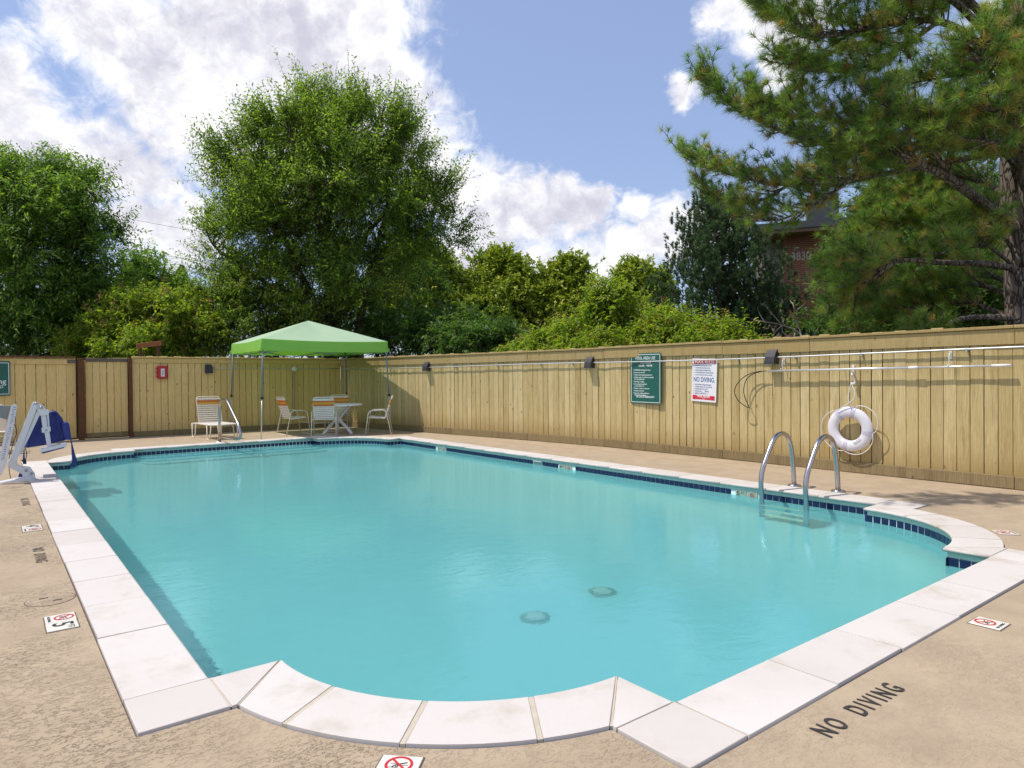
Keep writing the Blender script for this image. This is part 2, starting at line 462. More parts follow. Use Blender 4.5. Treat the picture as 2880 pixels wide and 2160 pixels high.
MAT['canopy'] = canopy_material('green_canopy_fabric', (0.30, 0.62, 0.10), (0.36, 0.68, 0.14), (0.34, 0.85, 0.08, 1))
MAT['canopy_roof'] = canopy_material('faded_sheen_canopy_fabric', (0.58, 0.78, 0.53), (0.64, 0.82, 0.60), (0.14, 0.45, 0.10, 1))  # paler roof fabric: sunlit sheen painted in along with the fading


def water_material():
    m = bpy.data.materials.new('pool_water')
    m.use_nodes = True
    nt = m.node_tree
    nt.nodes.clear()
    K = NT(nt)
    pos = K.n('ShaderNodeTexCoord').outputs['Object']
    g = K.n('ShaderNodeBsdfGlass', Color=(0.63, 0.935, 0.95, 1), Roughness=0.0, IOR=1.33)
    n1 = K.noise(pos, 1.1, 2.0, 0.5, 0.4)
    n2 = K.noise(K.vec('MULTIPLY', pos, (1.0, 1.6, 1.0)), 5.5, 3.0, 0.5, 0.8)
    n3 = K.noise(pos, 26.0, 3.0, 0.55, 0.6)
    h = K.math('ADD', K.math('MULTIPLY', n1, 1.3), K.math('MULTIPLY', n2, 0.62))
    h = K.math('ADD', h, K.math('MULTIPLY', n3, 0.20))
    bp = K.n('ShaderNodeBump', Strength=1.0, Distance=0.0042, Height=h)
    K.put(g.inputs['Normal'], bp.outputs[0])
    out = K.n('ShaderNodeOutputMaterial')
    cloudy = K.n('ShaderNodeBsdfDiffuse', Color=(0.16, 0.47, 0.49, 1))
    mx = K.n('ShaderNodeMixShader', i0=0.18, i1=g.outputs[0], i2=cloudy.outputs[0])
    nt.links.new(mx.outputs[0], out.inputs[0])
    return m


MAT['water'] = water_material()


# ------------------------------------------------------------------ mesh helpers
def link(name, me, parent=None, loc=None, rot=None):
    o = bpy.data.objects.new(name, me)
    COL.objects.link(o)
    if parent is not None:
        o.parent = parent
    if loc is not None:
        o.location = loc
    if rot is not None:
        o.rotation_euler = rot
    return o


def tag(o, label=None, cat=None, group=None, kind=None):
    if label:
        o['label'] = label
    if cat:
        o['category'] = cat
    if group:
        o['group'] = group
    if kind:
        o['kind'] = kind
    return o


def empty(name, loc=(0, 0, 0), rz=0.0, **kw):
    o = bpy.data.objects.new(name, None)
    o.empty_display_size = 0.2
    COL.objects.link(o)
    o.location = loc
    o.rotation_euler = (0, 0, rz)
    return tag(o, **kw)


def copy_tree(o, parent=None):
    c = o.copy()
    COL.objects.link(c)
    c.parent = parent
    for ch in list(o.children):
        copy_tree(ch, c)
    return c


class MB:
    def __init__(s):
        s.v, s.f, s.sm = [], [], []

    def add(s, vs, fs, smooth=False):
        k = len(s.v)
        s.v.extend([tuple(x) for x in vs])
        s.f.extend([tuple(i + k for i in f) for f in fs])
        s.sm.extend([smooth] * len(fs))
        return s

    def box(s, c, d, rz=0.0, M=None):
        hx, hy, hz = d[0] / 2, d[1] / 2, d[2] / 2
        vs = []
        for z in (-hz, hz):
            for x, y in ((-hx, -hy), (hx, -hy), (hx, hy), (-hx, hy)):
                vs.append(Vector((x, y, z)))
        Q = Matrix.Rotation(rz, 3, 'Z') if M is None else M
        vs = [Q @ v + Vector(c) for v in vs]
        return s.add(vs, [(3, 2, 1, 0), (4, 5, 6, 7), (0, 1, 5, 4), (1, 2, 6, 5), (2, 3, 7, 6), (3, 0, 4, 7)])

    def cbox(s, c, d, ch=0.004, M=None, rz=0.0):
        """box with chamfered edges"""
        bm = bmesh.new()
        bmesh.ops.create_cube(bm, size=1)
        for v in bm.verts:
            v.co = Vector((v.co.x * d[0], v.co.y * d[1], v.co.z * d[2]))
        bmesh.ops.bevel(bm, geom=bm.edges[:], offset=min(ch, min(d) * 0.45), segments=1, affect='EDGES')
        Q = Matrix.Rotation(rz, 3, 'Z') if M is None else M
        bm.verts.index_update()
        s.add([Q @ v.co + Vector(c) for v in bm.verts], [[v.index for v in f.verts] for f in bm.faces])
        bm.free()
        return s

    def tube(s, pts, r, seg=10, caps=True, closed=False):
        pts = [Vector(p) for p in pts]
        n = len(pts)
        rs = r if isinstance(r, (list, tuple)) else [r] * n
        t0 = (pts[1] - pts[0]).normalized()
        a = Vector((0, 0, 1)) if abs(t0.z) < 0.9 else Vector((1, 0, 0))
        nrm = t0.cross(a).normalized()
        vs = []
        for i in range(n):
            if closed:
                t = pts[(i + 1) % n] - pts[i - 1]
            else:
                t = pts[min(i + 1, n - 1)] - pts[max(i - 1, 0)]
            t = t.normalized() if t.length > 1e-9 else t0
            nrm = (nrm - t * nrm.dot(t))
            nrm = nrm.normalized() if nrm.length > 1e-6 else t.orthogonal().normalized()
            bn = t.cross(nrm)
            for k in range(seg):
                an = 2 * math.pi * k / seg
                vs.append(pts[i] + (nrm * math.cos(an) + bn * math.sin(an)) * rs[i])
        fs = []
        for i in range(n if closed else n - 1):
            j = (i + 1) % n
            for k in range(seg):
                k2 = (k + 1) % seg
                fs.append((i * seg + k, i * seg + k2, j * seg + k2, j * seg + k))
        s.add(vs, fs, True)
        if caps and not closed:
            b0 = len(s.v) - len(vs)
            s.f.append(tuple(b0 + k for k in range(seg))[::-1])
            s.f.append(tuple(b0 + (n - 1) * seg + k for k in range(seg)))
            s.sm += [False, False]
        return s

    def prism(s, poly, z0, z1, M=None, loc=(0, 0, 0)):
        n = len(poly)
        Q = M or Matrix.Identity(3)
        vs = [Q @ Vector((x, y, z0)) + Vector(loc) for x, y in poly] + [Q @ Vector((x, y, z1)) + Vector(loc) for x, y in poly]
        fs = [tuple(range(n))[::-1], tuple(range(n, 2 * n))] + [(i, (i + 1) % n, (i + 1) % n + n, i + n) for i in range(n)]
        return s.add(vs, fs)

    def lathe(s, prof, seg=24, loc=(0, 0, 0), M=None, smooth=True):
        """prof: (radius, z) pairs"""
        Q = M or Matrix.Identity(3)
        vs = []
        for r, z in prof:
            for k in range(seg):
                a = 2 * math.pi * k / seg
                vs.append(Q @ Vector((r * math.cos(a), r * math.sin(a), z)) + Vector(loc))
        fs = []
        for i in range(len(prof) - 1):
            for k in range(seg):
                k2 = (k + 1) % seg
                fs.append((i * seg + k, i * seg + k2, (i + 1) * seg + k2, (i + 1) * seg + k))
        return s.add(vs, fs, smooth)

    def build(s, name, m, parent=None, **kw):
        me = bpy.data.meshes.new(name)
        me.from_pydata(s.v, [], s.f)
        me.polygons.foreach_set('use_smooth', s.sm)
        me.materials.append(m if not isinstance(m, str) else MAT[m])
        me.update()
        return link(name, me, parent, **kw)


def smooth_path(pts, k=6):
    """Catmull-Rom through the points"""
    P = [Vector(p) for p in pts]
    P = [P[0] * 2 - P[1]] + P + [P[-1] * 2 - P[-2]]
    out = []
    for i in range(1, len(P) - 2):
        a, b, c, d = P[i - 1:i + 3]
        for j in range(k):
            t = j / k
            out.append(0.5 * ((2 * b) + (c - a) * t + (2 * a - 5 * b + 4 * c - d) * t * t + (3 * b - a - 3 * c + d) * t ** 3))
    out.append(P[-2])
    return out


def bend_path(pts, rad=0.05, k=5):
    """polyline with rounded corners"""
    P = [Vector(p) for p in pts]
    out = [P[0]]
    for i in range(1, len(P) - 1):
        a, b, c = P[i - 1], P[i], P[i + 1]
        d1, d2 = (a - b), (c - b)
        r = min(rad, d1.length * 0.49, d2.length * 0.49)
        s0, e0 = b + d1.normalized() * r, b + d2.normalized() * r
        for j in range(k + 1):
            t = j / k
            out.append(s0 * (1 - t) ** 2 + b * 2 * t * (1 - t) + e0 * t * t)
    out.append(P[-1])
    return out


def fast_mesh(name, V, F, m, parent=None, vary=None, smooth=False):
    """V (n,3) float, F (k,3 or 4) int numpy arrays"""
    me = bpy.data.meshes.new(name)
    V = np.asarray(V, np.float32)
    F = np.asarray(F, np.int32)
    k = F.shape[1]
    me.vertices.add(len(V))
    me.vertices.foreach_set('co', V.ravel())
    me.loops.add(F.size)
    me.loops.foreach_set('vertex_index', F.ravel())
    me.polygons.add(len(F))
    me.polygons.foreach_set('loop_start', np.arange(0, F.size, k, dtype=np.int32))
    me.polygons.foreach_set('loop_total', np.full(len(F), k, np.int32))
    if vary is not None:
        a = me.attributes.new('vary', 'FLOAT', 'POINT')
        a.data.foreach_set('value', np.asarray(vary, np.float32))
    me.materials.append(MAT[m] if isinstance(m, str) else m)
    me.update(calc_edges=True)
    return link(name, me, parent)


_txt = {}


def text_obj(name, body, size, m, parent, M, align='CENTER', stretch=1.0, lift=0.0008, spacing=1.0, bold=0.0):
    """flat lettering as a mesh; M maps text plane (x right, y up, z out) to the parent"""
    key = (body, size, align, spacing, bold)
    if key not in _txt:
        cu = bpy.data.curves.new('lettering', 'FONT')
        cu.body = body
        cu.size = size
        cu.align_x = align
        cu.align_y = 'CENTER'
        cu.space_character = spacing
        cu.offset = bold
        cu.resolution_u = 3
        cu.extrude = 0.0004
        to = bpy.data.objects.new('lettering', cu)
        COL.objects.link(to)
        dg = bpy.context.evaluated_depsgraph_get()
        me = bpy.data.meshes.new_from_object(to.evaluated_get(dg))
        bpy.data.objects.remove(to)
        bpy.data.curves.remove(cu)
        _txt[key] = me
    me = _txt[key].copy()
    me.materials.clear()
    me.materials.append(MAT[m])
    o = link(name, me, parent)
    o.matrix_local = M @ Matrix.Translation((0, 0, lift)) @ Matrix.Diagonal((stretch, 1, 1, 1))
    return o


# ------------------------------------------------------------------ pool outline
X0, X1, Y0, Y1 = 0.81, 7.56, 1.89, 15.60
CA, CRAD, CW = 0.34, 1.17, 0.355
CC = CA + CRAD


def corner_pts(d, seg=20):
    """corner with stepped shoulders; (u, v) from the square corner into the pool; d > 0 is away from the water"""
    rr = CRAD + d
    s = math.sqrt(max(rr * rr - d * d, 0))
    pts = [(-d, CC - d)]
    a0 = math.asin(d / rr)
    for i in range(seg + 1):
        a = a0 + (math.pi / 2 - 2 * a0) * i / seg
        pts.append((CC - rr * math.cos(a), CC - rr * math.sin(a)))
    pts.append((CC - d, -d))
    return pts


def to_world(c, uv):
    u, v = uv
    x = X0 + u if c in (0, 3) else X1 - u
    y = Y0 + v if c in (0, 1) else Y1 - v
    return (x, y)


def loop(d, seg=20):
    out = []
    for c in range(4):
        pts = corner_pts(d, seg)
        if c in (1, 3):
            pts = pts[::-1]
        out += [to_world(c, p) for p in pts]
    return out  # anticlockwise


def ring_mesh(mb, La, za, Lb, zb):
    n = len(La)
    vs = [(x, y, za(x, y) if callable(za) else za) for x, y in La] + [(x, y, zb(x, y) if callable(zb) else zb) for x, y in Lb]
    mb.add(vs, [(i, (i + 1) % n, (i + 1) % n + n, i + n) for i in range(n)])


# deck with a hole for the pool
DZ = -0.014


def holed_sheet(name, outer, inner, z, m):
    bm = bmesh.new()
    eds = []
    for lp in (outer, inner):
        vs = [bm.verts.new((x, y, z)) for x, y in lp]
        eds += [bm.edges.new((vs[i], vs[(i + 1) % len(vs)])) for i in range(len(vs))]
    bmesh.ops.triangle_fill(bm, use_beauty=True, edges=eds)
    for f in bm.faces:
        if f.normal.z < 0:
            f.normal_flip()
    me = bpy.data.meshes.new(name)
    bm.to_mesh(me)
    bm.free()
    me.materials.append(MAT[m])
    return link(name, me)


deck = tag(holed_sheet('pool_deck', [(-9, -7), (11.2, -7), (11.2, 19.4), (-9, 19.4)], loop(CW + 0.008), DZ, 'deck'), kind='structure')
g = MB()
for a, b_, c, d in ((-400, -400, 11.2, -7), (11.2, -400, 400, 19.4), (-9, 19.4, 400, 500), (-400, -7, -9, 500)):
    g.add([(a, b_, -0.03), (c, b_, -0.03), (c, d, -0.03), (a, d, -0.03)], [(0, 1, 2, 3)])
tag(g.build('ground', 'ground'), kind='structure')

# mortar bed under the coping, with a dark crack round its rim
bed = MB()
ring_mesh(bed, loop(CW - 0.004), -0.006, loop(0.03), -0.006)
bedo = tag(bed.build('pool_coping', 'joint'), kind='structure')
band = MB()
ring_mesh(band, loop(0.03), -0.006, loop(0.03), -0.0775)
band.build('plaster_band', 'mortar', bedo)
rim = MB()
ring_mesh(rim, loop(CW + 0.02), -0.022, loop(CW - 0.012), -0.022)
rim.build('rim_joint', 'gap', bedo)


def slab(poly, nose, name='coping_slab', m='coping', z0=-0.034, z1=0.0, nr=0.0165, parent=bedo, er=0.004):
    """extruded polygon (any winding); nose: set of edge indices rounded over as the water edge"""
    bm = bmesh.new()
    bot = [bm.verts.new((x, y, z0)) for x, y in poly]
    top = [bm.verts.new((x, y, z1)) for x, y in poly]
    n = len(poly)
    bm.faces.new(bot[::-1])
    bm.faces.new(top)
    for i in range(n):
        j = (i + 1) % n
        bm.faces.new((bot[i], bot[j], top[j], top[i]))
    bmesh.ops.recalc_face_normals(bm, faces=bm.faces[:])
    ne, oe = [], []
    for i in range(n):
        j = (i + 1) % n
        e = bm.edges.get((top[i], top[j]))
        (ne if i in nose else oe).append(e)
        if i in nose:
            ne.append(bm.edges.get((bot[i], bot[j])))
    if ne:
        bmesh.ops.bevel(bm, geom=ne, offset=nr, segments=4, profile=0.5, affect='EDGES', clamp_overlap=True)
    es = [e for e in bm.edges if len(e.link_faces) == 2 and all(abs(v.co.z - z1) < 1e-5 for v in e.verts) and e.calc_face_angle(0) > 0.7]
    if es:
        bmesh.ops.bevel(bm, geom=es, offset=er, segments=2, profile=0.5, affect='EDGES', clamp_overlap=True)
    for f in bm.faces:
        f.smooth = abs(f.normal.z) < 0.98 and abs(f.normal.z) > 0.02
    me = bpy.data.meshes.new(name)
    bm.to_mesh(me)
    bm.free()
    me.materials.append(MAT[m])
    o = link(name, me, parent)
    return o


def mitre(c0, c1, g):
    return c0 + g / 2, c1 - g / 2


# straight sides
def straight(axis, const, sgn, joints, gap=0.009):
    """axis 'y': side at x=const, outside is sgn"""
    for a, b_ in zip(joints[:-1], joints[1:]):
        g2 = gap * random.uniform(0.7, 1.5)
        a2, b2 = mitre(a, b_, g2)
        skew = random.uniform(-0.006, 0.006)
        o_ = const + sgn * (CW + random.uniform(-0.004, 0.004))
        if axis == 'y':
            poly = [(const, a2), (const, b2), (o_, b2 + skew), (o_, a2 + skew * 0.4)]
        else:
            poly = [(a2, const), (b2, const), (b2 + skew, o_), (a2 + skew * 0.4, o_)]
        s_ = slab(poly, {0})
        s_.location.z = random.uniform(-0.002, 0.001)


yj = [3.40, 4.30, 4.95, 5.60, 6.25, 6.90, 7.54, 8.19, 8.89, 9.56, 10.2, 10.85, 11.5, 12.15, 12.8, 13.45, 14.09]
straight('y', X0, -1, yj)
straight('x', Y0, -1, [2.32, 3.02, 3.67, 4.41, 5.07, 6.05])
straight('y', X1, 1, [3.40] + [3.40 + (14.09 - 3.40) * i / 16 for i in range(1, 17)])
straight('x', Y1, 1, [2.32 + (6.05 - 2.32) * i / 6 for i in range(7)])

# corners
for c in range(4):
    wide = 0.027 if c == 0 else 0.013
    W = lambda uv: to_world(c, uv)
    ro = CRAD + CW
    u0 = CC - math.sqrt(ro * ro - CW * CW)
    for mir in (False, True):
        S = (lambda p: (p[1], p[0])) if mir else (lambda p: p)
        e = 0.004
        slab([W(S(p)) for p in ((-CW, CC - CW), (-e, CC - CW), (-e, CC - e), (-CW, CC - e))], set())
        # wedge between the square and the arc
        slab([W(S(p)) for p in ((CA - wide * 0.5, CC), (e, CC), (e, CC - CW), (u0 + 0.004 - wide * 0.3, CC - CW))], {0}, nr=0.018)
        # little flat filler at the inner corner of the square
        slab([W(S(p)) for p in ((-0.012, CC + 0.001), (0.012, CC + 0.001), (0.012, CC - 0.03), (-0.012, CC - 0.03))], set(), z0=-0.034, z1=-0.0045, name='joint_fill', m='joint', er=0.001)
    a_in = [0, 22.5, 45, 67.5, 90]
    a0 = math.degrees(math.asin(CW / ro))
    a_out = [a0, 25, 45, 65, 90 - a0]
    for i in range(4):
        h_i = math.degrees(wide / 2 / CRAD)
        h_o = math.degrees(wide / 2 / ro)
        ai = (R(a_in[i] + (h_i if i else 0.3)), R(a_in[i + 1] - (h_i if i < 3 else 0.3)))
        ao = (R(a_out[i] + h_o), R(a_out[i + 1] - h_o))
        k = 7
        inner = [(CC - CRAD * math.cos(ai[0] + (ai[1] - ai[0]) * j / k), CC - CRAD * math.sin(ai[0] + (ai[1] - ai[0]) * j / k)) for j in range(k + 1)]
        outer = [(CC - ro * math.cos(ao[0] + (ao[1] - ao[0]) * j / k), CC - ro * math.sin(ao[0] + (ao[1] - ao[0]) * j / k)) for j in range(k + 1)]
        slab([W(p) for p in inner + outer[::-1]], set(range(k)))
    # mortar filling the radial joints
    for i in range(5):
        hi, ho = R(math.degrees(wide / 2 / CRAD)), R(math.degrees(wide / 2 / ro))
        ai, ao = R(a_in[i]), R(a_out[i])
        if i in (0, 4):
            hi *= 0.5
            ho *= 0.5
        f = 0.0015
        P = [(CC - CRAD * math.cos(ai - hi + f), CC - CRAD * math.sin(ai - hi + f)), (CC - CRAD * math.cos(ai + hi - f), CC - CRAD * math.sin(ai + hi - f)),
             (CC - ro * math.cos(ao + ho - f), CC - ro * math.sin(ao + ho - f)), (CC - ro * math.cos(ao - ho + f), CC - ro * math.sin(ao - ho + f))]
        slab([W(p) for p in P], {0}, name='joint_mortar', m='joint', z0=-0.032, z1=-0.003, nr=0.014, er=0.002)

# basin


def floor_z(x, y):
    return -0.80 - (15.6 - max(y, 4.6)) * 0.027


basin = MB()
ring_mesh(basin, loop(0.034), -0.076, loop(0.034), -0.160)
ring_mesh(basin, loop(0.034), -0.160, loop(0.022), -0.164)
fz = lambda k: (lambda x, y: floor_z(x, y) + k)
ring_mesh(basin, loop(0.022), -0.164, loop(0.022), fz(0.34))
ring_mesh(basin, loop(0.022), fz(0.34), loop(-0.03), fz(0.14))
ring_mesh(basin, loop(-0.03), fz(0.14), loop(-0.13), fz(0.04))
ring_mesh(basin, loop(-0.13), fz(0.04), loop(-0.27), fz(0.0))
L = loop(-0.27)
bm = bmesh.new()
vs = [bm.verts.new((x, y, floor_z(x, y))) for x, y in L]
bmesh.ops.triangle_fill(bm, use_beauty=True, edges=[bm.edges.new((vs[i], vs[(i + 1) % len(vs)])) for i in range(len(vs))])
bm.verts.index_update()
basin.add([v.co for v in bm.verts], [[v.index for v in f.verts] for f in bm.faces])
bm.free()
bo = tag(basin.build('pool_basin', 'plaster'), kind='structure')
bm = bmesh.new()
bm.from_mesh(bo.data)
bmesh.ops.remove_doubles(bm, verts=bm.verts, dist=0.0005)
bmesh.ops.recalc_face_normals(bm, faces=bm.faces)
for f in bm.faces:
    f.smooth = True
bm.to_mesh(bo.data)
bm.free()

# steps at the far end, with a dotted row of small tiles on each nosing
stp = MB()
xs0, xs1 = 2.36, 6.0
for i, (dep, zt) in enumerate(((0.42, -0.33), (0.80, -0.50), (1.18, -0.66))):
    y = Y1 + 0.02
    n = 8
    poly = [(xs0 - 0.0, y)]
    for j in range(n + 1):
        a = math.pi / 2 * j / n
        poly.append((xs0 + 0.30 - 0.30 * math.cos(a), y - dep + 0.30 - 0.30 * math.sin(a)) if j else (xs0, y - dep + 0.30))
    for j in range(n + 1):
        a = math.pi / 2 * j / n
        poly.append((xs1 - 0.30 + 0.30 * math.sin(a), y - dep + 0.30 - 0.30 * math.cos(a)))
    poly.append((xs1, y))
    stp.prism(poly, -0.95, zt)
steps = stp.build('steps', 'plaster', bo)
dot_me = None
for dep, zt in ((0.42, -0.33), (0.80, -0.50), (1.18, -0.66)):
    for k in range(11):
        x = xs0 + 0.42 + k * 0.28
        if dot_me is None:
            o = MB().cbox((0, 0, 0), (0.05, 0.05, 0.006), 0.001).build('step_tile', 'tile', bo)
            dot_me = o.data
        else:
            o = link('step_tile', dot_me, bo)
        o.location = (x, Y1 - dep + 0.06, zt + 0.003)
# floor drains
for k, (dx, dy) in enumerate(((3.36, 4.10), (4.14, 4.15))):
    zf = floor_z(dx, dy)
    d = empty('drain_cover', (dx, dy, zf), label=('round domed drain grate on the pool floor nearer the camera, left of the pair', 'round domed drain grate on the pool floor farther away, right of the pair')[k], cat='drain', group='drains in the pool floor')
    d.scale = (0.70, 0.70, 0.70)
    MB().lathe([(0.0, 0.062), (0.085, 0.062), (0.10, 0.058)], 32).build('cap', 'white_tile', d)
    MB().lathe([(0.1, 0.054), (0.175, 0.012), (0.18, 0.0)], 36).build('dome', 'drain_dark', d)
    rb = MB()
    for j in range(40):
        a = 2 * math.pi * j / 40
        M_ = Matrix.Rotation(a, 3, 'Z') @ Matrix.Rotation(0.51, 3, 'Y')
        rb.box(Vector((math.cos(a) * 0.138, math.sin(a) * 0.138, 0.037)), (0.09, 0.0095, 0.008), M=M_)
    rb.build('rib', 'drain', d)
    MB().lathe([(0.172, 0.016), (0.184, 0.014), (0.186, 0.0)], 36).build('rim', 'drain', d)

# water
wl = loop(0.03, 20)
bm = bmesh.new()
vs = [bm.verts.new((x, y, -0.144)) for x, y in wl]
bmesh.ops.triangle_fill(bm, use_beauty=True, edges=[bm.edges.new((vs[i], vs[(i + 1) % len(vs)])) for i in range(len(vs))])
for f in bm.faces:
    if f.normal.z < 0:
        f.normal_flip()
    f.smooth = True
me = bpy.data.meshes.new('pool_water')
bm.to_mesh(me)
bm.free()
me.materials.append(MAT['water'])
water = tag(link('pool_water', me), kind='structure')
water.cycles.is_caustics_caster = True

# waterline tiles
PIT = 0.084
tile_me = None
hidden = MB()


def tile_at(p, t, seen=True):
    """p on the wall line, t unit tangent"""
    global tile_me
    rz = math.atan2(t[1], t[0])
    if not seen:
        hidden.cbox((p[0], p[1], -0.1175), (PIT - 0.006, 0.010, 0.078), 0.002, rz=rz)
        return
    if tile_me is None:
        o = MB().cbox((0, 0, 0), (PIT - 0.009, 0.010, 0.0765), 0.003).build('tile', 'tile', bo)
        tile_me = o.data
    else:
        o = link('tile', tile_me, bo)
    o.location = (p[0], p[1], -0.1175)
    o.rotation_euler = (random.uniform(-.012, .012), 0, rz + random.uniform(-.01, .01))


TD = 0.030
mark_gaps = [(4.84, 5.20), (8.25, 8.60), (12.13, 12.49), (9.04, 9.27)]
for (xx, sgn, seen) in ((X1 + TD, 1, True), (X0 - TD, -1, False)):
    y = Y0 + CC + 0.0
    while y < Y1 - CC:
        yc = y + PIT / 2
        if not (sgn == 1 and any(a - PIT * 0.35 < yc < b_ + PIT * 0.35 for a, b_ in mark_gaps)):
            tile_at((xx, yc), (0, 1), seen)
        y += PIT
for (yy, seen) in ((Y1 + TD, True), (Y0 - TD, False)):
    x = X0 + CC
    while x < X1 - CC:
        tile_at((x + PIT / 2, yy), (1, 0), seen)
        x += PIT
for c in range(4):
    for mir in (False, True):
        S = (lambda p: (p[1], p[0])) if mir else (lambda p: p)
        for k in range(4):
            u = -TD + 0.006 + (k + 0.5) * PIT
            a, b_ = to_world(c, S((u, CC - TD))), to_world(c, S((u + 0.01, CC - TD)))
            tile_at(a, (b_[0] - a[0], b_[1] - a[1]), c != 0)
    rr = CRAD + TD
    n = int(rr * math.pi / 2 / PIT)
    for k in range(n):
        a = math.pi / 2 * (k + 0.5) / n
        p0 = to_world(c, (CC - rr * math.cos(a), CC - rr * math.sin(a)))
        p1 = to_world(c, (CC - rr * math.cos(a + .01), CC - rr * math.sin(a + .01)))
        tile_at(p0, (p1[0] - p0[0], p1[1] - p0[1]), c != 0)
tag(hidden.build('tile_row', 'tile', bo), kind='stuff')


def no_diving(parent, M, r, prefix_mat='print_red'):
    """red ring and slash over a small diving figure; M maps the plane to the parent"""
    rg = MB()
    n = 28
    vs, fs = [], []
    for k in range(n):
        a = 2 * math.pi * k / n
        vs += [(r * math.cos(a), r * math.sin(a), 0), (r * 0.80 * math.cos(a), r * 0.80 * math.sin(a), 0)]
    for k in range(n):
        j = (k + 1) % n
        fs.append((2 * k, 2 * j, 2 * j + 1, 2 * k + 1))
    rg.add(vs, fs)
    q = Matrix.Rotation(R(-45), 3, 'Z')
    hw = r * 0.09
    rg.add([q @ Vector(p) for p in ((-r * .82, -hw, .0002), (r * .82, -hw, .0002), (r * .82, hw, .0002), (-r * .82, hw, .0002))], [(0, 1, 2, 3)])
    o = rg.build('prohibition_ring', 'print_red', parent)
    o.matrix_local = M @ Matrix.Translation((0, 0, 0.0012))
    fg = MB()

    def stroke(pts, wd):
        for (x0, y0), (x1, y1) in zip(pts[:-1], pts[1:]):
            d = Vector((x1 - x0, y1 - y0)).normalized()
            nx, ny = -d.y * wd, d.x * wd
            fg.add([(x0 + nx, y0 + ny, 0), (x0 - nx, y0 - ny, 0), (x1 - nx, y1 - ny, 0), (x1 + nx, y1 + ny, 0)], [(0, 1, 2, 3)])
    s = r
    stroke([(.55 * s, .28 * s), (.18 * s, .12 * s), (-.05 * s, .02 * s), (-.28 * s, -.14 * s)], .055 * s)
    stroke([(-.05 * s, .0), (-.02 * s, -.22 * s), (-.2 * s, -.3 * s)], .045 * s)
    stroke([(-.28 * s, -.14 * s), (-.42 * s, -.34 * s)], .05 * s)
    stroke([(-.68 * s, -.36 * s), (.1 * s, -.42 * s)], .02 * s)
    stroke([(-.62 * s, .10 * s), (-.45 * s, .05 * s), (-.3 * s, .1 * s), (-.16 * s, .06 * s)], .02 * s)
    stroke([(.2 * s, -.04 * s), (.38 * s, -.08 * s), (.5 * s, -.03 * s), (.68 * s, -.08 * s)], .02 * s)
    f = fg.build('diver_figure', 'print_black', parent)
    f.matrix_local = M @ Matrix.Translation((0, 0, 0.0009))


# depth markers set in the tile line (long wall, face towards -X)
MW = Matrix(((0, 0, -1, 0), (-1, 0, 0, 0), (0, 1, 0, 0), (0, 0, 0, 1)))
for num, yc, lab in (('5', 5.02, 'nearest the ladder'), ('4', 8.425, 'midway along the long wall'), ('3', 12.31, 'nearest the canopy end')):
    t = empty('depth_marker', (X1 + TD, yc, -0.1175), label='pale ceramic depth marker reading %s FT in the waterline tiles, %s' % (num, lab), cat='depth marker', group='depth markers in the waterline')
    for k, dy in enumerate((0.083, -0.083)):
        MB().cbox((0, 0, 0), (0.010, 0.152, 0.0785), 0.002).build('ceramic_tile', 'marker_tile', t, loc=(0, dy, 0))
    text_obj('lettering', num, 0.075, 'print_black', t, Matrix.Translation((-0.0055, 0.12, 0)) @ MW, stretch=1.5)
    text_obj('lettering', 'FT', 0.04, 'print_black', t, Matrix.Translation((-0.0055, 0.055, 0.006)) @ MW)
    no_diving(t, Matrix.Translation((-0.0055, -0.083, -0.006)) @ MW, 0.032)
# skimmer mouth
t = empty('skimmer_mouth', (X1 + TD, 9.155, -0.1175), label='dark skimmer opening in the waterline tiles of the long wall', cat='skimmer')
MB().box((0.005, 0, 0), (0.012, 0.23, 0.075)).build('opening', 'drain_dark', t)
MB().box((-0.002, 0, 0.032), (0.008, 0.23, 0.012)).build('flap', 'white_pl', t)

# ------------------------------------------------------------------ deck details
ID3 = Matrix.Identity(4)


def deck_tile(loc, rz, label, num=None, w_=0.152, group='warning tiles set in the deck'):
    t = empty('deck_tile', (loc[0], loc[1], DZ), rz, label=label, cat='deck tile', group=group)
    MB().cbox((0, 0, 0.0015), (w_ + 0.012, w_ + 0.012, 0.002), 0.0005).build('grout', 'gap', t)
    MB().cbox((0, 0, 0.003), (w_, w_, 0.005), 0.001).build('ceramic_tile', 'white_tile', t)
    if num:
        text_obj('lettering', num, 0.145, 'print_black', t, Matrix.Translation((-0.02, 0.0, 0.006)), bold=0.002)
        text_obj('lettering', 'FT', 0.045, 'print_black', t, Matrix.Translation((0.045, 0.04, 0.006)))
    else:
        no_diving(t, Matrix.Translation((0, 0.018, 0.0058)), 0.052)
        text_obj('lettering', 'NO DIVING', 0.021, 'print_black', t, Matrix.Translation((0, -0.057, 0.006)))
    return t


deck_tile((0.325, 4.838), R(-90), 'white no diving tile on the left deck, beside the 5 FT tile')
deck_tile((0.323, 4.682), R(-90), 'white 5 FT depth tile on the left deck by the coping', '5')
deck_tile((0.322, 7.883), R(-90), 'white no diving tile on the left deck, beside the 4 FT tile, farther away')
deck_tile((0.322, 8.045), R(-90), 'white 4 FT depth tile on the left deck, farther from the camera', '4')
deck_tile((4.44, 1.398), R(0), 'white no diving tile on the right deck below the straight coping')
deck_tile((7.07, 2.10), R(43), 'white no diving tile on the deck outside the rounded right corner')
deck_tile((1.155, 2.20), R(-45), 'white no diving tile at the bottom of the photo outside the rounded corner')


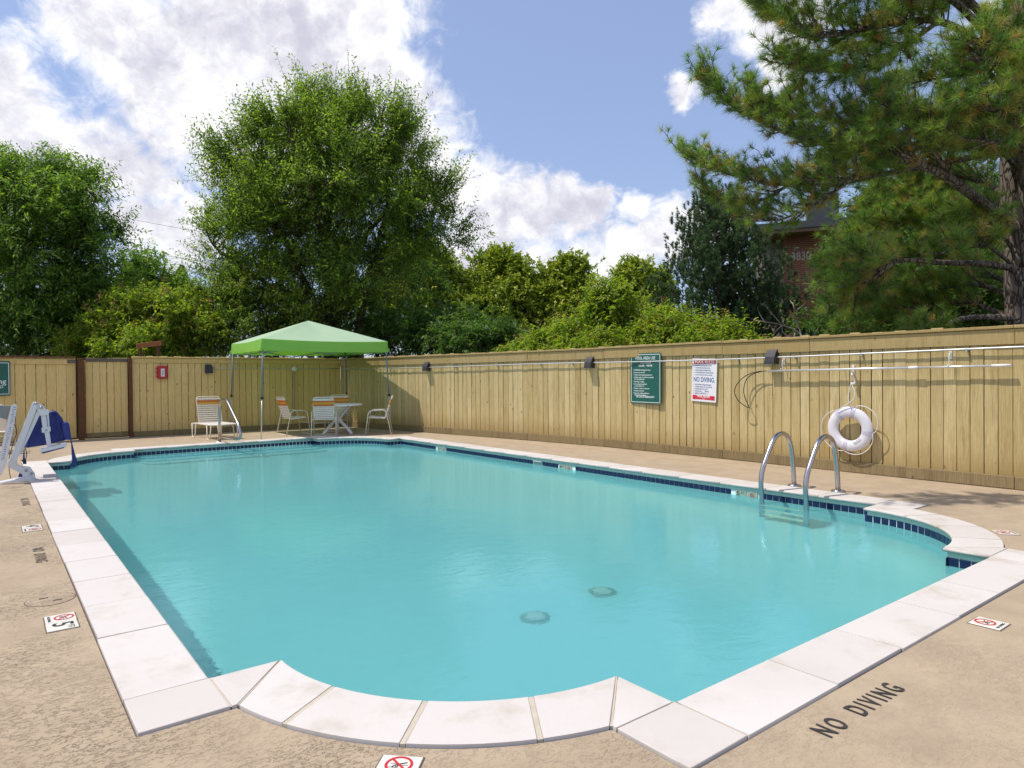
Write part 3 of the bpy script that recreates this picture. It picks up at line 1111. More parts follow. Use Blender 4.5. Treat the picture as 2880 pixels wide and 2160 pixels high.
def painted_words(loc, rz, words, size, label, stretch=0.62, m='paint_black', spacing=1.1, ws=1.0, bold=0.0):
    t = empty('painted_warning', (loc[0], loc[1], DZ), rz, label=label, cat='painted warning', group='stencilled words on the deck')
    text_obj('lettering', words, size, m, t, Matrix.Translation((0, 0, 0.003)), stretch=stretch, spacing=spacing, bold=bold)
    return t


painted_words((2.90, 1.375), 0, 'NO  DIVING', 0.128, 'large black NO DIVING stencilled on the deck at lower right', 0.70, spacing=1.42, bold=0.002)
painted_words((0.315, 6.71), R(-90), 'NO  DIVING', 0.112, 'black NO DIVING stencilled on the left deck between the 5 FT and 4 FT tiles', 0.72, spacing=1.35)
painted_words((0.33, 9.75), R(-90), 'NO  DIVING', 0.112, 'faded NO DIVING stencilled on the left deck near the pool lift', 0.72, spacing=1.35)


def lid(loc, r, lab):
    t = empty('round_manhole', (loc[0], loc[1], DZ), label=lab, cat='manhole', group='round lids in the deck')
    MB().lathe([(r + 0.006, 0.0008), (r - 0.001, 0.0008)], 40).build('rim_gap', 'gap', t)
    MB().lathe([(r, -0.002), (r, 0.0015), (r - 0.003, 0.003), (0, 0.003)], 40).build('plate', 'deck', t)
    for s_ in (-1, 1):
        MB().box((s_ * 0.035, -s_ * 0.045, 0.0035), (0.05, 0.02, 0.001)).build('finger_slot', 'black', t)


lid((0.305, 5.30), 0.135, 'round beige skimmer lid with two slots beside the 5 FT tile')
lid((0.22, 11.25), 0.14, 'round pale skimmer lid on the deck in front of the pool lift')


# ------------------------------------------------------------------ fences
def along(poly):
    P = [Vector((x, y)) for x, y in poly]
    cum = [0.0]
    for a, b_ in zip(P[:-1], P[1:]):
        cum.append(cum[-1] + (b_ - a).length)

    def at(s):
        for i in range(len(P) - 1):
            if s <= cum[i + 1] or i == len(P) - 2:
                d = (P[i + 1] - P[i]).normalized()
                return P[i] + d * (s - cum[i]), d
    return at, cum[-1]


unit_board = {}


def fence_run(root, poly, side, mat, H=1.93, pitch=0.152, fascia=True, kick=True, cap=True, top_mat=None, seed=1, fh=0.185, kick_h=0.15):
    """boards stand along poly (their front face); side=+1 when the pool is to the left of the direction"""
    rs = random.Random(seed)
    at, total = along(poly)
    breaks = [sum((Vector(poly[i + 1]) - Vector(poly[i])).length for i in range(k)) for k in range(1, len(poly) - 1)]
    n = int(round(total / pitch))
    pitch = total / n
    if mat not in unit_board:
        unit_board[mat] = MB().cbox((0, 0, 0.5), (1, 1, 1), 0.0)
    nl = MB()
    bw = 0.0
    for i in range(n):
        s = (i + 0.5) * pitch
        p, d = at(s)
        nrm = Vector((-d.y, d.x)) * side
        ht = H - 0.015
        z0 = 0.035 + rs.uniform(-0.01, 0.02)
        ww = pitch - rs.choice((0.005, 0.008, 0.010, 0.014))
        key = (mat, round(ww, 4))
        if key not in unit_board:
            unit_board[key] = MB().cbox((0, 0, ht / 2), (ww, 0.019, ht), 0.0025).build('board', mat, root).data
            o = root.children[-1]
            for ch in root.children:
                if ch.data is unit_board[key]:
                    o = ch
        else:
            o = link('board', unit_board[key], root)
        back = 0.0095 + rs.uniform(-0.0015, 0.0035)
        q = p - nrm * back
        o.location = (q.x, q.y, z0)
        o.rotation_euler = (rs.uniform(-.002, .002), rs.uniform(-.0022, .0022), math.atan2(d.y, d.x) + rs.uniform(-.012, .012))
        for zz in (0.30, 1.02, 1.62):
            for dx in (-0.042, 0.042):
                c_ = p + d * (dx + rs.uniform(-.006, .006)) + nrm * 0.001
                Mn = Matrix((Vector((d.x, d.y, 0)), Vector((0, 0, 1)), Vector((nrm.x, nrm.y, 0)))).transposed()
                nl.lathe([(0.0034, 0.0), (0.0, 0.001)], 5, loc=(c_.x, c_.y, zz + rs.uniform(-.012, .012)), M=Mn)
    tag(nl.build('nail', 'nail', root), kind='stuff')
    # backing rails and posts
    s = 0.0
    seg_l = 2.4
    while s < total - 0.05:
        e = min(s + seg_l * rs.uniform(0.85, 1.12), total)
        if total - e < 0.5:
            e = total
        for bk in breaks:
            if s + 0.02 < bk < e - 0.02 or abs(e - bk) < 0.4 and bk > s + 0.02:
                e = bk
                break
        # break at bends
        p0, d0 = at(s + 1e-4)
        p1, d1 = at(e - 1e-4)
        dd = (p1 - p0)
        ln = dd.length
        dd.normalize()
        nrm = Vector((-dd.y, dd.x)) * side
        mid = (p0 + p1) / 2
        rz = math.atan2(dd.y, dd.x)
        jig = rs.uniform(-.009, .009)
        for zz in (0.3, 1.02, 1.62):
            MB().cbox((0, 0, 0), (ln, 0.04, 0.09), 0.003).build('rail', mat, root, loc=tuple(mid - nrm * 0.045) + (zz,), rot=(0, 0, rz))
        MB().box((0, 0, 0), (ln, 0.012, H - 0.08)).build('gap_blocker', 'grey_wood', root, loc=tuple(mid - nrm * 0.075) + ((H - 0.08) / 2,), rot=(0, 0, rz))  # sheet added behind the boards so their gaps stay dark
        MB().cbox((0, 0, 0), (0.09, 0.09, H - 0.03), 0.004).build('post', mat, root, loc=tuple(p0 - nrm * 0.115) + ((H - 0.03) / 2,), rot=(0, 0, rz))
        if fascia:
            MB().cbox((0, 0, 0), (ln - 0.004, 0.022, fh), 0.003).build('fascia_board', top_mat or mat, root, loc=tuple(mid + nrm * (0.0135 + abs(jig))) + (H - 0.02 - fh / 2 + jig,), rot=(0, 0, rz))
        if cap:
            MB().cbox((0, 0, 0), (ln - 0.003, 0.145, 0.036), 0.004).build('cap_board', top_mat or mat, root, loc=tuple(mid - nrm * 0.022) + (H + jig + 0.004,), rot=(0, 0, rz))
        if kick:
            MB().cbox((0, 0, 0), (ln - 0.005, 0.03, kick_h), 0.005).build('kickboard', 'kick', root, loc=tuple(mid + nrm * (0.0175 + abs(jig))) + (0.012 + kick_h / 2 - 0.02,), rot=(0, rs.uniform(-.002, .002), rz))
        s = e
    return at


FR = [(9.77, -2.0), (9.78, 6.9), (9.71, 9.6), (9.45, 11.7), (8.25, 19.0)]
fence_r = empty('wooden_fence', (0, 0, 0), label='long yellow board fence along the right side carrying the signs and life ring', cat='fence')
fence_run(fence_r, FR, 1, 'fence_right', H=1.94, pitch=0.1505, seed=3)
fence_b = empty('wooden_fence', (0, 0, 0), label='yellow board fence across the back behind the canopy and lounge chair', cat='fence')
fence_run(fence_b, [(2.83, 19.0), (8.25, 19.0)], -1, 'fence_back', H=1.95, pitch=0.16, seed=5, fh=0.115, kick_h=0.13)
fence_l = empty('wooden_fence', (0, 0, 0), label='yellow board fence section at far left with a brown cap and green sign', cat='fence')
fence_run(fence_l, [(-4.36, 19.0), (1.66, 19.0)], -1, 'fence_back', H=1.92, pitch=0.197, seed=8, fh=0.12, kick=False, cap=False)
for a in range(3):
    MB().cbox((0, 0, 0), (2.0, 0.15, 0.035), 0.004).build('cap_board', 'brown_wood', fence_l, loc=(-3.36 + a * 2.008, 19.01, 1.945 + (a == 1) * .012))
gate = empty('wooden_gate', (0, 0, 0), label='narrow yellow board gate between two brown posts, grey strip along its top', cat='gate')
fence_run(gate, [(1.85, 19.0), (2.735, 19.0)], -1, 'fence_back', H=1.905, pitch=0.142, seed=9, fascia=False, kick=False, cap=False)
MB().cbox((0, 0, 0), (0.88, 0.022, 0.085), 0.003).build('top_strip', 'grey_wood', gate, loc=(2.293, 18.988, 1.88))
MB().box((0, 0, 0), (1.25, 0.014, 1.86)).build('gap_blocker', 'grey_wood', gate, loc=(2.29, 19.15, 0.93))  # added dark sheet, hides the bright slits beside the gate
MB().cbox((0, 0, 0), (0.88, 0.022, 0.11), 0.003).build('bottom_strip', 'kick', gate, loc=(2.293, 18.988, 0.085))
for x, wd, lab in ((1.757, 0.125, 'thick brown wooden post left of the gate'), (2.783, 0.075, 'slim brown wooden post right of the gate')):
    o = MB().cbox((0, 0, 0.97), (wd, 0.12, 1.94), 0.005).build('fence_post', 'brown_wood', None, loc=(x, 18.96, -0.02))
    tag(o, lab, 'post', 'brown gate posts')
MB().cbox((0, 0, 0), (0.17, 0.024, 0.085), 0.003).build('grey_patch', 'grey_wood', fence_l, loc=(1.575, 18.974, 1.84))

# things on the back fence ------------------------------------------------
MBK = Matrix(((1, 0, 0, 0), (0, 0, -1, 0), (0, 1, 0, 0), (0, 0, 0, 1)))      # plane facing -Y
MRT = Matrix(((0, 0, -1, 0), (-1, 0, 0, 0), (0, 1, 0, 0), (0, 0, 0, 1)))     # plane facing -X


def rounded_rect(w_, h_, r, k=5):
    pts = []
    for cx, cy, a0 in ((w_ / 2 - r, h_ / 2 - r, 0), (-w_ / 2 + r, h_ / 2 - r, 90), (-w_ / 2 + r, -h_ / 2 + r, 180), (w_ / 2 - r, -h_ / 2 + r, 270)):
        for j in range(k + 1):
            a = R(a0 + 90 * j / k)
            pts.append((cx + r * math.cos(a), cy + r * math.sin(a)))
    return pts


def frame_line(w_, h_, r, th, z):
    mb = MB()
    a, b_ = rounded_rect(w_, h_, r), rounded_rect(w_ - 2 * th, h_ - 2 * th, max(r - th, .002))
    n = len(a)
    mb.add([(x, y, z) for x, y in a] + [(x, y, z) for x, y in b_], [(i, (i + 1) % n, (i + 1) % n + n, i + n) for i in range(n)])
    return mb


def place(o, M):
    o.matrix_local = M
    return o


def sign_base(label, loc, M, w_, h_, m, r=0.02, tilt=0.0):
    s = empty('sign', (0, 0, 0), label=label, cat='sign')
    s.matrix_world = Matrix.Translation(loc) @ M @ Matrix.Rotation(tilt, 4, 'Z')
    MB().prism(rounded_rect(w_, h_, r), -0.004, 0.0).build('panel', m, s)
    return s


def line(s, body, x, y, size, m='print_white', align='LEFT', stretch=1.0, bold=0.0, name='lettering'):
    return text_obj(name, body, size, m, s, Matrix.Translation((x, y, 0)), align=align, stretch=stretch, bold=bold)


# green partial sign, far left
s = sign_base('dark green sign with white border at far left, ending in ng and RD', (-0.09, 18.955, 1.455), MBK, 1.0, 0.77, 'sign_green')
frame_line(0.965, 0.705, 0.02, 0.011, 0.001).build('border', 'print_white', s)
line(s, 'ng', 0.43, -0.07, 0.165, align='RIGHT')
line(s, 'RD', 0.375, -0.19, 0.085, align='RIGHT')
# pool area sign
s = sign_base('green POOL AREA USE sign with white lettering on the right fence', (9.700, 8.54, 1.34), MRT @ Matrix.Rotation(R(-1.5), 4, 'Y'), 0.76, 0.94, 'sign_green', r=0.03, tilt=R(-0.4))
frame_line(0.715, 0.895, 0.02, 0.009, 0.001).build('border', 'print_white', s)
line(s, 'POOL AREA USE', 0, 0.375, 0.082, align='CENTER', stretch=0.82)
line(s, 'POOL HOURS', 0, 0.285, 0.044, align='CENTER', stretch=0.85)
line(s, '9:00 AM -   9:00 PM', 0, 0.235, 0.052, align='CENTER', stretch=0.8, bold=0.0008)
yy = 0.155
for para in (('WARNING: No lifeguard on duty',), ('Swim at your own risk',), ('Pool for use by registered guests only',), ('Children under 12 must be accompanied', 'by a responsible adult'), ('No diving or jumping',), ('No running or horseplay in', 'or around pool area'), ('No glass containers in pool area',), ('No pets in pool area',), ('Report any unsafe conditions to', 'management immediately')):
    line(s, '\u2022', -0.30, yy, 0.05, align='CENTER')
    for k, ln in enumerate(para):
        line(s, ln, -0.275, yy, 0.036, stretch=0.80, bold=0.0005)
        yy -= 0.036
    yy -= 0.009
line(s, 'IN CASE OF EMERGENCY', 0, -0.345, 0.05, align='CENTER', stretch=0.8, bold=0.0006)
# pool rules sign
s = sign_base('white POOL RULES sign with red bands and blue NO DIVING', (9.748, 7.265, 1.305), MRT, 0.51, 0.74, 'sign_white', r=0.004, tilt=R(-2.6))
MB().box((0, 0.315, 0.0008), (0.45, 0.075, 0.0012)).build('red_band', 'sign_red', s)
for sx in (-1, 1):
    MB().box((sx * 0.19, -0.3, 0.0008), (0.075, 0.075, 0.0012)).build('red_band', 'sign_red', s)
line(s, 'POOL RULES', 0, 0.315, 0.088, align='CENTER', stretch=0.80, bold=0.002).location.z += 0.001
yy = 0.248
for t_ in ('WARNING: NO LIFEGUARD ON DUTY.', 'SHOWER BEFORE ENTERING POOL.', 'NO GLASS OR ANIMALS IN THE FENCED POOL AREA.', 'NO FOOD OR BEVERAGE IN POOL OR ON POOL WET DECK.', 'DO NOT SWALLOW THE POOL WATER.'):
    line(s, t_, -0.185, yy, 0.031, 'print_grey', stretch=(0.62 if len(t_) < 40 else 0.43), bold=0.0006)
    MB().lathe([(0.009, 0.001), (0.006, 0.001)], 10, loc=(-0.212, yy, 0)).build('item_mark', 'print_red', s)
    yy -= 0.040
line(s, 'NO DIVING.', 0.0, 0.005, 0.115, 'sign_blue', align='CENTER', stretch=0.70, bold=0.0018)
yy = -0.08
for t_ in ('DO NOT USE THE POOL IF YOU ARE ILL WITH DIARRHEA.', 'CHILDREN UNDER 12 YRS. OLD MUST BE', 'ACCOMPANIED BY AN ADULT.', 'BATHING LOAD_______PERSONS.', 'EMERGENCY ASSISTANCE #_______'):
    line(s, t_, -0.185, yy, 0.031, 'print_grey', stretch=(0.62 if len(t_) < 40 else 0.41), bold=0.0006)
    MB().lathe([(0.009, 0.001), (0.006, 0.001)], 10, loc=(-0.212, yy, 0)).build('item_mark', 'print_red', s)
    yy -= 0.038
MB().box((0, -0.3, 0.0006), (0.30, 0.07, 0.0010)).build('red_band', 'sign_red', s)
line(s, 'POOL HOURS', 0, -0.284, 0.047, align='CENTER', stretch=0.85, bold=0.0012)
line(s, '____TO____', 0, -0.322, 0.034, align='CENTER', stretch=1.1)

# red box
t = empty('emergency_box', (3.49, 18.99, 1.577), label='red plastic emergency phone box with white label on the back fence', cat='phone box')
MB().cbox((0, -0.055, 0), (0.225, 0.10, 0.315), 0.012).build('case', 'red_pl', t)
MB().cbox((0.003, -0.112, 0.005), (0.205, 0.014, 0.325), 0.006).build('door', 'red_pl', t)
MB().cbox((0, -0.1215, -0.005), (0.085, 0.004, 0.20), 0.001).build('paper_label', 'sign_white', t)
for zz in (-0.1, 0.0, 0.1):
    MB().cbox((-0.125, -0.07, zz), (0.03, 0.05, 0.05), 0.006).build('hinge', 'red_pl', t)
text_obj('lettering', 'EMERGENCY', 0.034, 'print_black', t, Matrix.Translation((-0.012, -0.1238, -0.005)) @ MBK @ Matrix.Rotation(R(90), 4, 'Z'))
text_obj('lettering', 'PHONE', 0.034, 'print_black', t, Matrix.Translation((0.022, -0.1238, -0.005)) @ MBK @ Matrix.Rotation(R(90), 4, 'Z'))


# wall lights: boxy housing that curves out at the top
def wall_light(label):
    t = empty('wall_light', (0, 0, 0), label=label, cat='wall light', group='dark wall lights along the fence conduit')
    prof = [(0, 0.115), (0.045, 0.112), (0.085, 0.07), (0.12, 0.0), (0.14, -0.08), (0.145, -0.115), (0, -0.115)]
    vs = [(-0.083, y, z) for y, z in prof] + [(0.083, y, z) for y, z in prof]
    n = len(prof)
    mb = MB()
    mb.add(vs, [tuple(range(n)), tuple(range(n, 2 * n))[::-1]] + [(i, (i + 1) % n, (i + 1) % n + n, i + n)[::-1] for i in range(n)])
    mb.build('housing', 'bronze', t)
    MB().box((0, 0.07, -0.1175), (0.13, 0.10, 0.006)).build('lens', 'lens', t)
    return t


at_r, _ = along(FR)


def fence_pos(y, off=0.0):
    for i in range(len(FR) - 1):
        (xa, ya), (xb, yb) = FR[i], FR[i + 1]
        if ya <= y <= yb:
            f = (y - ya) / (yb - ya)
            d = Vector((xb - xa, yb - ya)).normalized()
            n = Vector((-d.y, d.x))
            return Vector((xa + (xb - xa) * f, y)) + n * off, math.atan2(d.y, d.x)


lt = None
for y, lab in ((5.97, 'dark wall light on the right fence just above the aluminium pole'), (9.93, 'dark wall light on the right fence left of the POOL AREA USE sign'), (None, 'dark wall light just right of the canopy'), (0, 'dark wall light on the back fence above the lounge chair')):
    o = wall_light(lab) if lt is None else copy_tree(lt)
    o['label'] = lab
    lt = lt or o
    if y is None:
        # where the fence is seen along x/y = 0.59
        for k in range(400):
            yy = 11.7 + 7.2 * k / 400
            p, rz = fence_pos(yy)
            if p.x / p.y <= 0.592:
                break
        o.location = (p.x, p.y, 1.675)
        o.rotation_euler = (0, 0, rz)
    elif y == 0:
        o.location = (4.59, 18.99, 1.665)
        o.rotation_euler = (0, 0, R(180))
    else:
        p, rz = fence_pos(y)
        o.location = (p.x, p.y, 1.67)
        o.rotation_euler = (0, 0, rz)

# conduit
cd = empty('conduit', (0, 0, 0), label='thin grey metal conduit running along both fences between the wall lights', cat='conduit')
pts = []
for y in [-1.9 + 0.45 * k for k in range(47)]:
    if y < 18.9:
        p, rz = fence_pos(y, 0.050)
        zc = 1.655 + 0.012 * math.sin(y * 0.7) + (0.03 * (1 - min(max((y - 2.7) / 6, 0), 1)))
        pts.append((p.x, p.y, zc))
MB().tube(smooth_path(pts, 2), 0.0115, 8).build('pipe', 'galv', cd)
pts2 = [(x, 18.955, 1.685 - (0.01 if x > 6.7 else 0)) for x in (4.59, 5.2, 5.8, 6.4, 6.85, 7.5, 8.2)]
MB().tube(pts2, 0.010, 8).build('pipe', 'galv', cd)
for y in (1.2, 3.3, 4.6, 5.6, 6.6, 8.4, 10.4, 11.3, 12.6, 14.0):
    p, rz = fence_pos(y, 0.030)
    yy = y
    zc = 1.655 + 0.012 * math.sin(y * 0.7) + (0.03 * (1 - min(max((y - 2.7) / 6, 0), 1)))
    MB().cbox((0, 0, -0.012), (0.022, 0.062, 0.05), 0.004).build('strap', 'galv', cd, loc=(p.x, p.y, zc), rot=(0, 0, rz))
jb = empty('junction_box', (6.85, 18.955, 1.665), label='round white junction box on the back fence under the canopy, with a thin drop pipe', cat='junction box')
MB().lathe([(0.0, 0.036), (0.058, 0.036), (0.068, 0.028), (0.07, 0.0)], 22, M=Matrix.Rotation(R(90), 3, 'X')).build('cover', 'white_pl', jb)
MB().tube([(0, -0.01, -0.05), (0, -0.012, -1.45)], 0.009, 8).build('drop_pipe', 'leg_grey', jb)

# ------------------------------------------------------------------ pole and hooks, life ring
XF = 9.775


def wall_hook(loc, label, drop=0.1):
    t = empty('wall_hook', loc, label=label, cat='hook', group='white hooks screwed to the right fence')
    MB().cbox((-0.008, 0, 0.03), (0.012, 0.03, 0.11), 0.004).build('plate', 'white_pl', t)
    MB().tube(smooth_path([(-0.012, 0, 0.05), (-0.05, 0, 0.04), (-0.065, 0, -0.02), (-0.06, 0, -drop), (-0.075, 0, -drop - 0.025), (-0.10, 0, -drop - 0.005), (-0.10, 0, -drop + 0.02)], 3), 0.0065, 7).build('hook_arm', 'white_pl', t)
    return t


wall_hook((XF, 5.79, 1.57), 'white hook carrying the left end of the aluminium pole')
wall_hook((XF, 3.49, 1.60), 'white hook carrying the right end of the aluminium pole', 0.12)
t = empty('life_hook_pole', (0, 0, 0), label='long aluminium rescue pole with a black looped crook on the right fence', cat='rescue pole')
MB().tube([(9.69, 6.03, 1.447), (9.69, 4.6, 1.462), (9.69, 3.95, 1.467)], 0.0165, 12).build('pole', 'alu', t)
MB().tube([(9.69, 3.96, 1.467), (9.69, 3.84, 1.469)], 0.0215, 12).build('collar', 'white_pl', t)
MB().tube([(9.69, 3.85, 1.468), (9.69, 3.0, 1.478)], 0.0135, 12).build('inner_pole', 'alu', t)
MB().tube([(9.69, 3.02, 1.478), (9.69, 2.82, 1.480)], 0.0175, 12).build('grip', 'white_pl', t)
lp = smooth_path([(9.69, 6.05, 1.447), (9.68, 6.2, 1.44), (9.65, 6.40, 1.37), (9.61, 6.53, 1.23), (9.60, 6.56, 1.10), (9.62, 6.50, 0.97), (9.66, 6.36, 0.865), (9.67, 6.355, 0.90), (9.69, 6.43, 1.02), (9.70, 6.46, 1.15), (9.705, 6.42, 1.30), (9.70, 6.30, 1.40), (9.69, 6.1, 1.45)], 5)
MB().tube(lp, 0.007, 7).build('crook', 'black', t)

h = empty('ring_hook', (XF, 4.715, 1.36), label='white curved bracket holding the rope of the life ring', cat='hook')
MB().cbox((-0.006, 0.015, 0.09), (0.012, 0.035, 0.14), 0.004).build('plate', 'white_pl', h)
MB().tube(smooth_path([(-0.01, 0.02, 0.07), (-0.05, 0.01, 0.06), (-0.085, -0.005, 0.02), (-0.06, -0.01, -0.02), (-0.03, -0.02, -0.06), (-0.05, -0.015, -0.11), (-0.09, -0.01, -0.10)], 4), 0.011, 8).build('hook_arm', 'white_pl', h)
MB().cbox((-0.055, -0.012, -0.105), (0.05, 0.05, 0.03), 0.006).build('rest', 'white_pl', h)

rg = empty('life_ring', (9.668, 4.73, 0.613), label='white life ring with grab rope hanging on the right fence behind the ladder', cat='life ring')
rg.rotation_euler = (0, R(-3), 0)
ring = MB()
n, k = 56, 16
for i in range(n):
    a = 2 * math.pi * i / n
    for j in range(k):
        b_ = 2 * math.pi * j / k
        rr = 0.242 + 0.078 * math.cos(b_)
        ring.v.append((0.046 * math.sin(b_), rr * math.cos(a), rr * math.sin(a)))
for i in range(n):
    for j in range(k):
        ring.f.append((i * k + j, i * k + (j + 1) % k, ((i + 1) % n) * k + (j + 1) % k, ((i + 1) % n) * k + j))
        ring.sm.append(True)
ring.build('ring_body', 'ring_white', rg)
for deg in (104, 55, 190, 285):
    bd = MB()
    for i in range(4):
        a = R(deg - 6 + 4 * i)
        for j in range(k):
            b_ = 2 * math.pi * j / k
            rr = 0.242 + 0.0815 * math.cos(b_)
            bd.v.append((0.0495 * math.sin(b_), rr * math.cos(a), rr * math.sin(a)))
    for i in range(3):
        for j in range(k):
            bd.f.append((i * k + j, i * k + (j + 1) % k, (i + 1) * k + (j + 1) % k, (i + 1) * k + j))
            bd.sm.append(True)
    bd.build('strap', 'ring_band', rg)


def rpt(deg, r, x=0.0):
    return (x, r * math.cos(R(deg)), r * math.sin(R(deg)))


# rope loops between the straps (y is mirrored in the view: larger y is left)
for a0, a1, bulge in ((104, 190, 0.10), (190, 285, 0.05), (285, 415, 0.09)):
    mid = [rpt(a0 + (a1 - a0) * f, 0.322 + bulge * math.sin(math.pi * f) ** 0.8, -0.02) for f in [i / 10 for i in range(11)]]
    MB().tube(smooth_path([tuple(p) for p in mid], 2), 0.0065, 6).build('grab_rope', 'rope', rg)
MB().tube(smooth_path([rpt(98, 0.31, -0.05), (-0.04, -0.01, 0.45), (-0.005, -0.03, 0.64), (-0.015, -0.045, 0.645), (-0.05, -0.10, 0.45), rpt(62, 0.30, -0.06)], 4), 0.0065, 6).build('hanging_rope', 'rope', rg)
mk = MB()
for k in range(9):
    mk.box((-0.055 + k * 0.0135, 0.004 * math.sin(k * 2.1), 0), (0.003 + 0.004 * (k % 3 == 0), 0.022 + 0.012 * math.sin(k * 1.7), 0.0008), M=Matrix.Rotation(0.4 * math.sin(k * 3.0), 3, 'Z'))
mk.box((0, -0.022, 0), (0.10, 0.004, 0.0008))
mo = mk.build('faded_marking', 'print_black', rg)
mo['kind'] = 'stuff'
mo.matrix_local = Matrix.Translation((-0.048, -0.115, -0.155)) @ MRT @ Matrix.Rotation(R(40), 4, 'Z')

# ------------------------------------------------------------------ ladder
lad = empty('pool_ladder', (0, 0, 0), label='stainless steel pool ladder with two arched rails over the coping', cat='ladder')
prof = [(7.325, -0.88), (7.325, -0.12), (7.312, 0.105), (7.345, 0.258), (7.44, 0.41), (7.535, 0.545), (7.605, 0.615), (7.69, 0.655), (7.79, 0.663), (7.88, 0.63), (7.945, 0.555), (7.985, 0.44), (8.005, 0.33), (8.03, 0.16), (8.046, 0.0)]
for y, sft in ((4.08, 0.0), (4.64, 0.0)):
    o = MB().tube(smooth_path([(x, 0, z) for x, z in prof], 5), 0.029, 16).build('rail', 'steel', lad, loc=(0, y, 0))
    MB().lathe([(0.0, 0.026), (0.04, 0.026), (0.072, 0.022), (0.08, 0.014), (0.08, 0.0)], 24, loc=(8.046, y, DZ)).build('flange', 'steel', lad)
    MB().lathe([(0.0, 0.06), (0.035, 0.055), (0.04, 0.0)], 14, loc=(7.36, y, -0.9), M=Matrix.Rotation(R(90), 3, 'Y')).build('rubber_bumper', 'white_pl', lad)
for z in (-0.24, -0.50, -0.76):
    MB().cbox((7.34, 4.36, z), (0.095, 0.53, 0.05), 0.012).build('tread', 'tread', lad)

# figure-four hand rail at the steps
hr = empty('hand_rail', (4.10, 0, 0), label='bent stainless steel hand rail beside the far pool steps and lounge chair', cat='hand rail')
P = bend_path([(0, 16.05, -0.01), (0, 16.05, 0.80), (0, 15.86, 0.945), (0, 15.46, 0.955), (0, 14.60, 0.46), (0, 14.42, 0.22), (0, 14.62, 0.15), (0, 15.93, 0.125), (0, 16.04, 0.06), (0, 16.15, -0.01)], 0.13, 6)
MB().tube(P, 0.029, 16).build('rail', 'steel', hr)
for y in (16.05, 16.15):
    MB().lathe([(0.0, 0.018), (0.04, 0.016), (0.052, 0.0)], 20, loc=(0, y, DZ)).build('flange', 'steel', hr)

# ------------------------------------------------------------------ canopy
VR = Vector((0.918, -0.397, 0))      # right as seen from the camera at that end of the pool
CP0 = Vector((5.0, 15.96, 0))
th = R(-2)
CX, CY = Vector((math.cos(th), math.sin(th), 0)), Vector((-math.sin(th), math.cos(th), 0))
SZ = 2.86
cn = empty('canopy_tent', CP0 + CX * SZ * 1.125 / 2 + CY * SZ / 2, th, label='lime green pop-up canopy over the patio table by the pool', cat='canopy')
cn.scale = (1.125, 1.0, 1.0)
h = SZ / 2
tp = h - 0.03


def cz(u, v):
    """roof height: straight hips, slightly sagging panels"""
    m_ = max(abs(u), abs(v)) / tp
    e_ = min(abs(u), abs(v)) / max(max(abs(u), abs(v)), 1e-6)
    sag = 0.05 * math.sin(math.pi * min(m_, 1)) * (1 - e_) + 0.035 * (1 - e_ ** 2) * m_
    return 2.90 - 0.575 * m_ - sag


roof = MB()
for q in range(4):
    Q = Matrix.Rotation(R(90 * q), 3, 'Z')
    vs, a_, b_n = [], 16, 12
    for j in range(b_n + 1):
        t = j / b_n
        for i in range(a_ + 1):
            u_ = (-1 + 2 * i / a_)
            sc_ = tp * (1 - t)
            x_, y_ = u_ * sc_, -sc_
            z_ = cz(x_, y_) + 0.006 * math.sin(x_ * 7 + q) * math.sin(t * 9) * (1 - u_ * u_) * (1 if t > 0 else 0)
            vs.append(Q @ Vector((x_, y_, z_)))
    roof.add(vs, [(j * (a_ + 1) + i, j * (a_ + 1) + i + 1, (j + 1) * (a_ + 1) + i + 1, (j + 1) * (a_ + 1) + i) for j in range(b_n) for i in range(a_)], True)
roof.build('roof_fabric', 'canopy_roof', cn)
for q in range(4):
    vm = MB()
    Q = Matrix.Rotation(R(90 * q), 3, 'Z')
    vs, k = [], 20
    for i in range(k + 1):
        u = -tp + 2 * tp * i / k
        arch = 0.035 * (1 - (u / tp) ** 2) if q % 2 == 1 else 0.012 * (1 - (u / tp) ** 2)
        wv = 0.006 * math.sin(u * 11 + q)
        vs.append(Q @ Vector((u, -tp - 0.003, cz(u, tp) + 0.002)))
        vs.append(Q @ Vector((u, -tp - 0.012 + wv, cz(u, tp) - 0.13)))
        vs.append(Q @ Vector((u, -tp - 0.015 + wv * 1.6, cz(u, tp) - 0.275 + arch)))
    vm.add(vs, [f for i in range(k) for f in ((3 * i, 3 * i + 1, 3 * i + 4, 3 * i + 3), (3 * i + 1, 3 * i + 2, 3 * i + 5, 3 * i + 4))], True)
    vm.build('valance', 'canopy', cn)
for sx in (-1, 1):
    for sy in (-1, 1):
        top = Vector((sx * (h - 0.06), sy * (h - 0.06), 2.28))
        bot = Vector((sx * (h + 0.02), sy * (h + 0.02), DZ))
        md = bot.lerp(top, 0.42)
        leg = MB().tube([md, top], 0.018, 4).build('leg', 'leg_grey', cn)
        MB().tube([bot, bot.lerp(top, 0.44)], 0.0135, 4).build('lower_leg', 'galv', leg)
        MB().cbox(md, (0.055, 0.05, 0.05), 0.008).build('height_clip', 'black', leg)
        MB().cbox(bot + Vector((0, 0, 0.006)), (0.08, 0.08, 0.008), 0.002).build('foot_plate', 'galv', leg)
        # corner fabric pocket
        MB().cbox((sx * (tp + 0.014), sy * (tp + 0.014), 2.10), (0.05, 0.05, 0.08), 0.006).build('corner_strap', 'canopy', leg)
hub = Vector((0, 0, 2.62))
MB().tube([(0, 0, 2.02 + 0.18), (0, 0, 2.84)], 0.018, 8).build('centre_pole', 'leg_grey', cn)
zt, zb = 2.26, 1.98
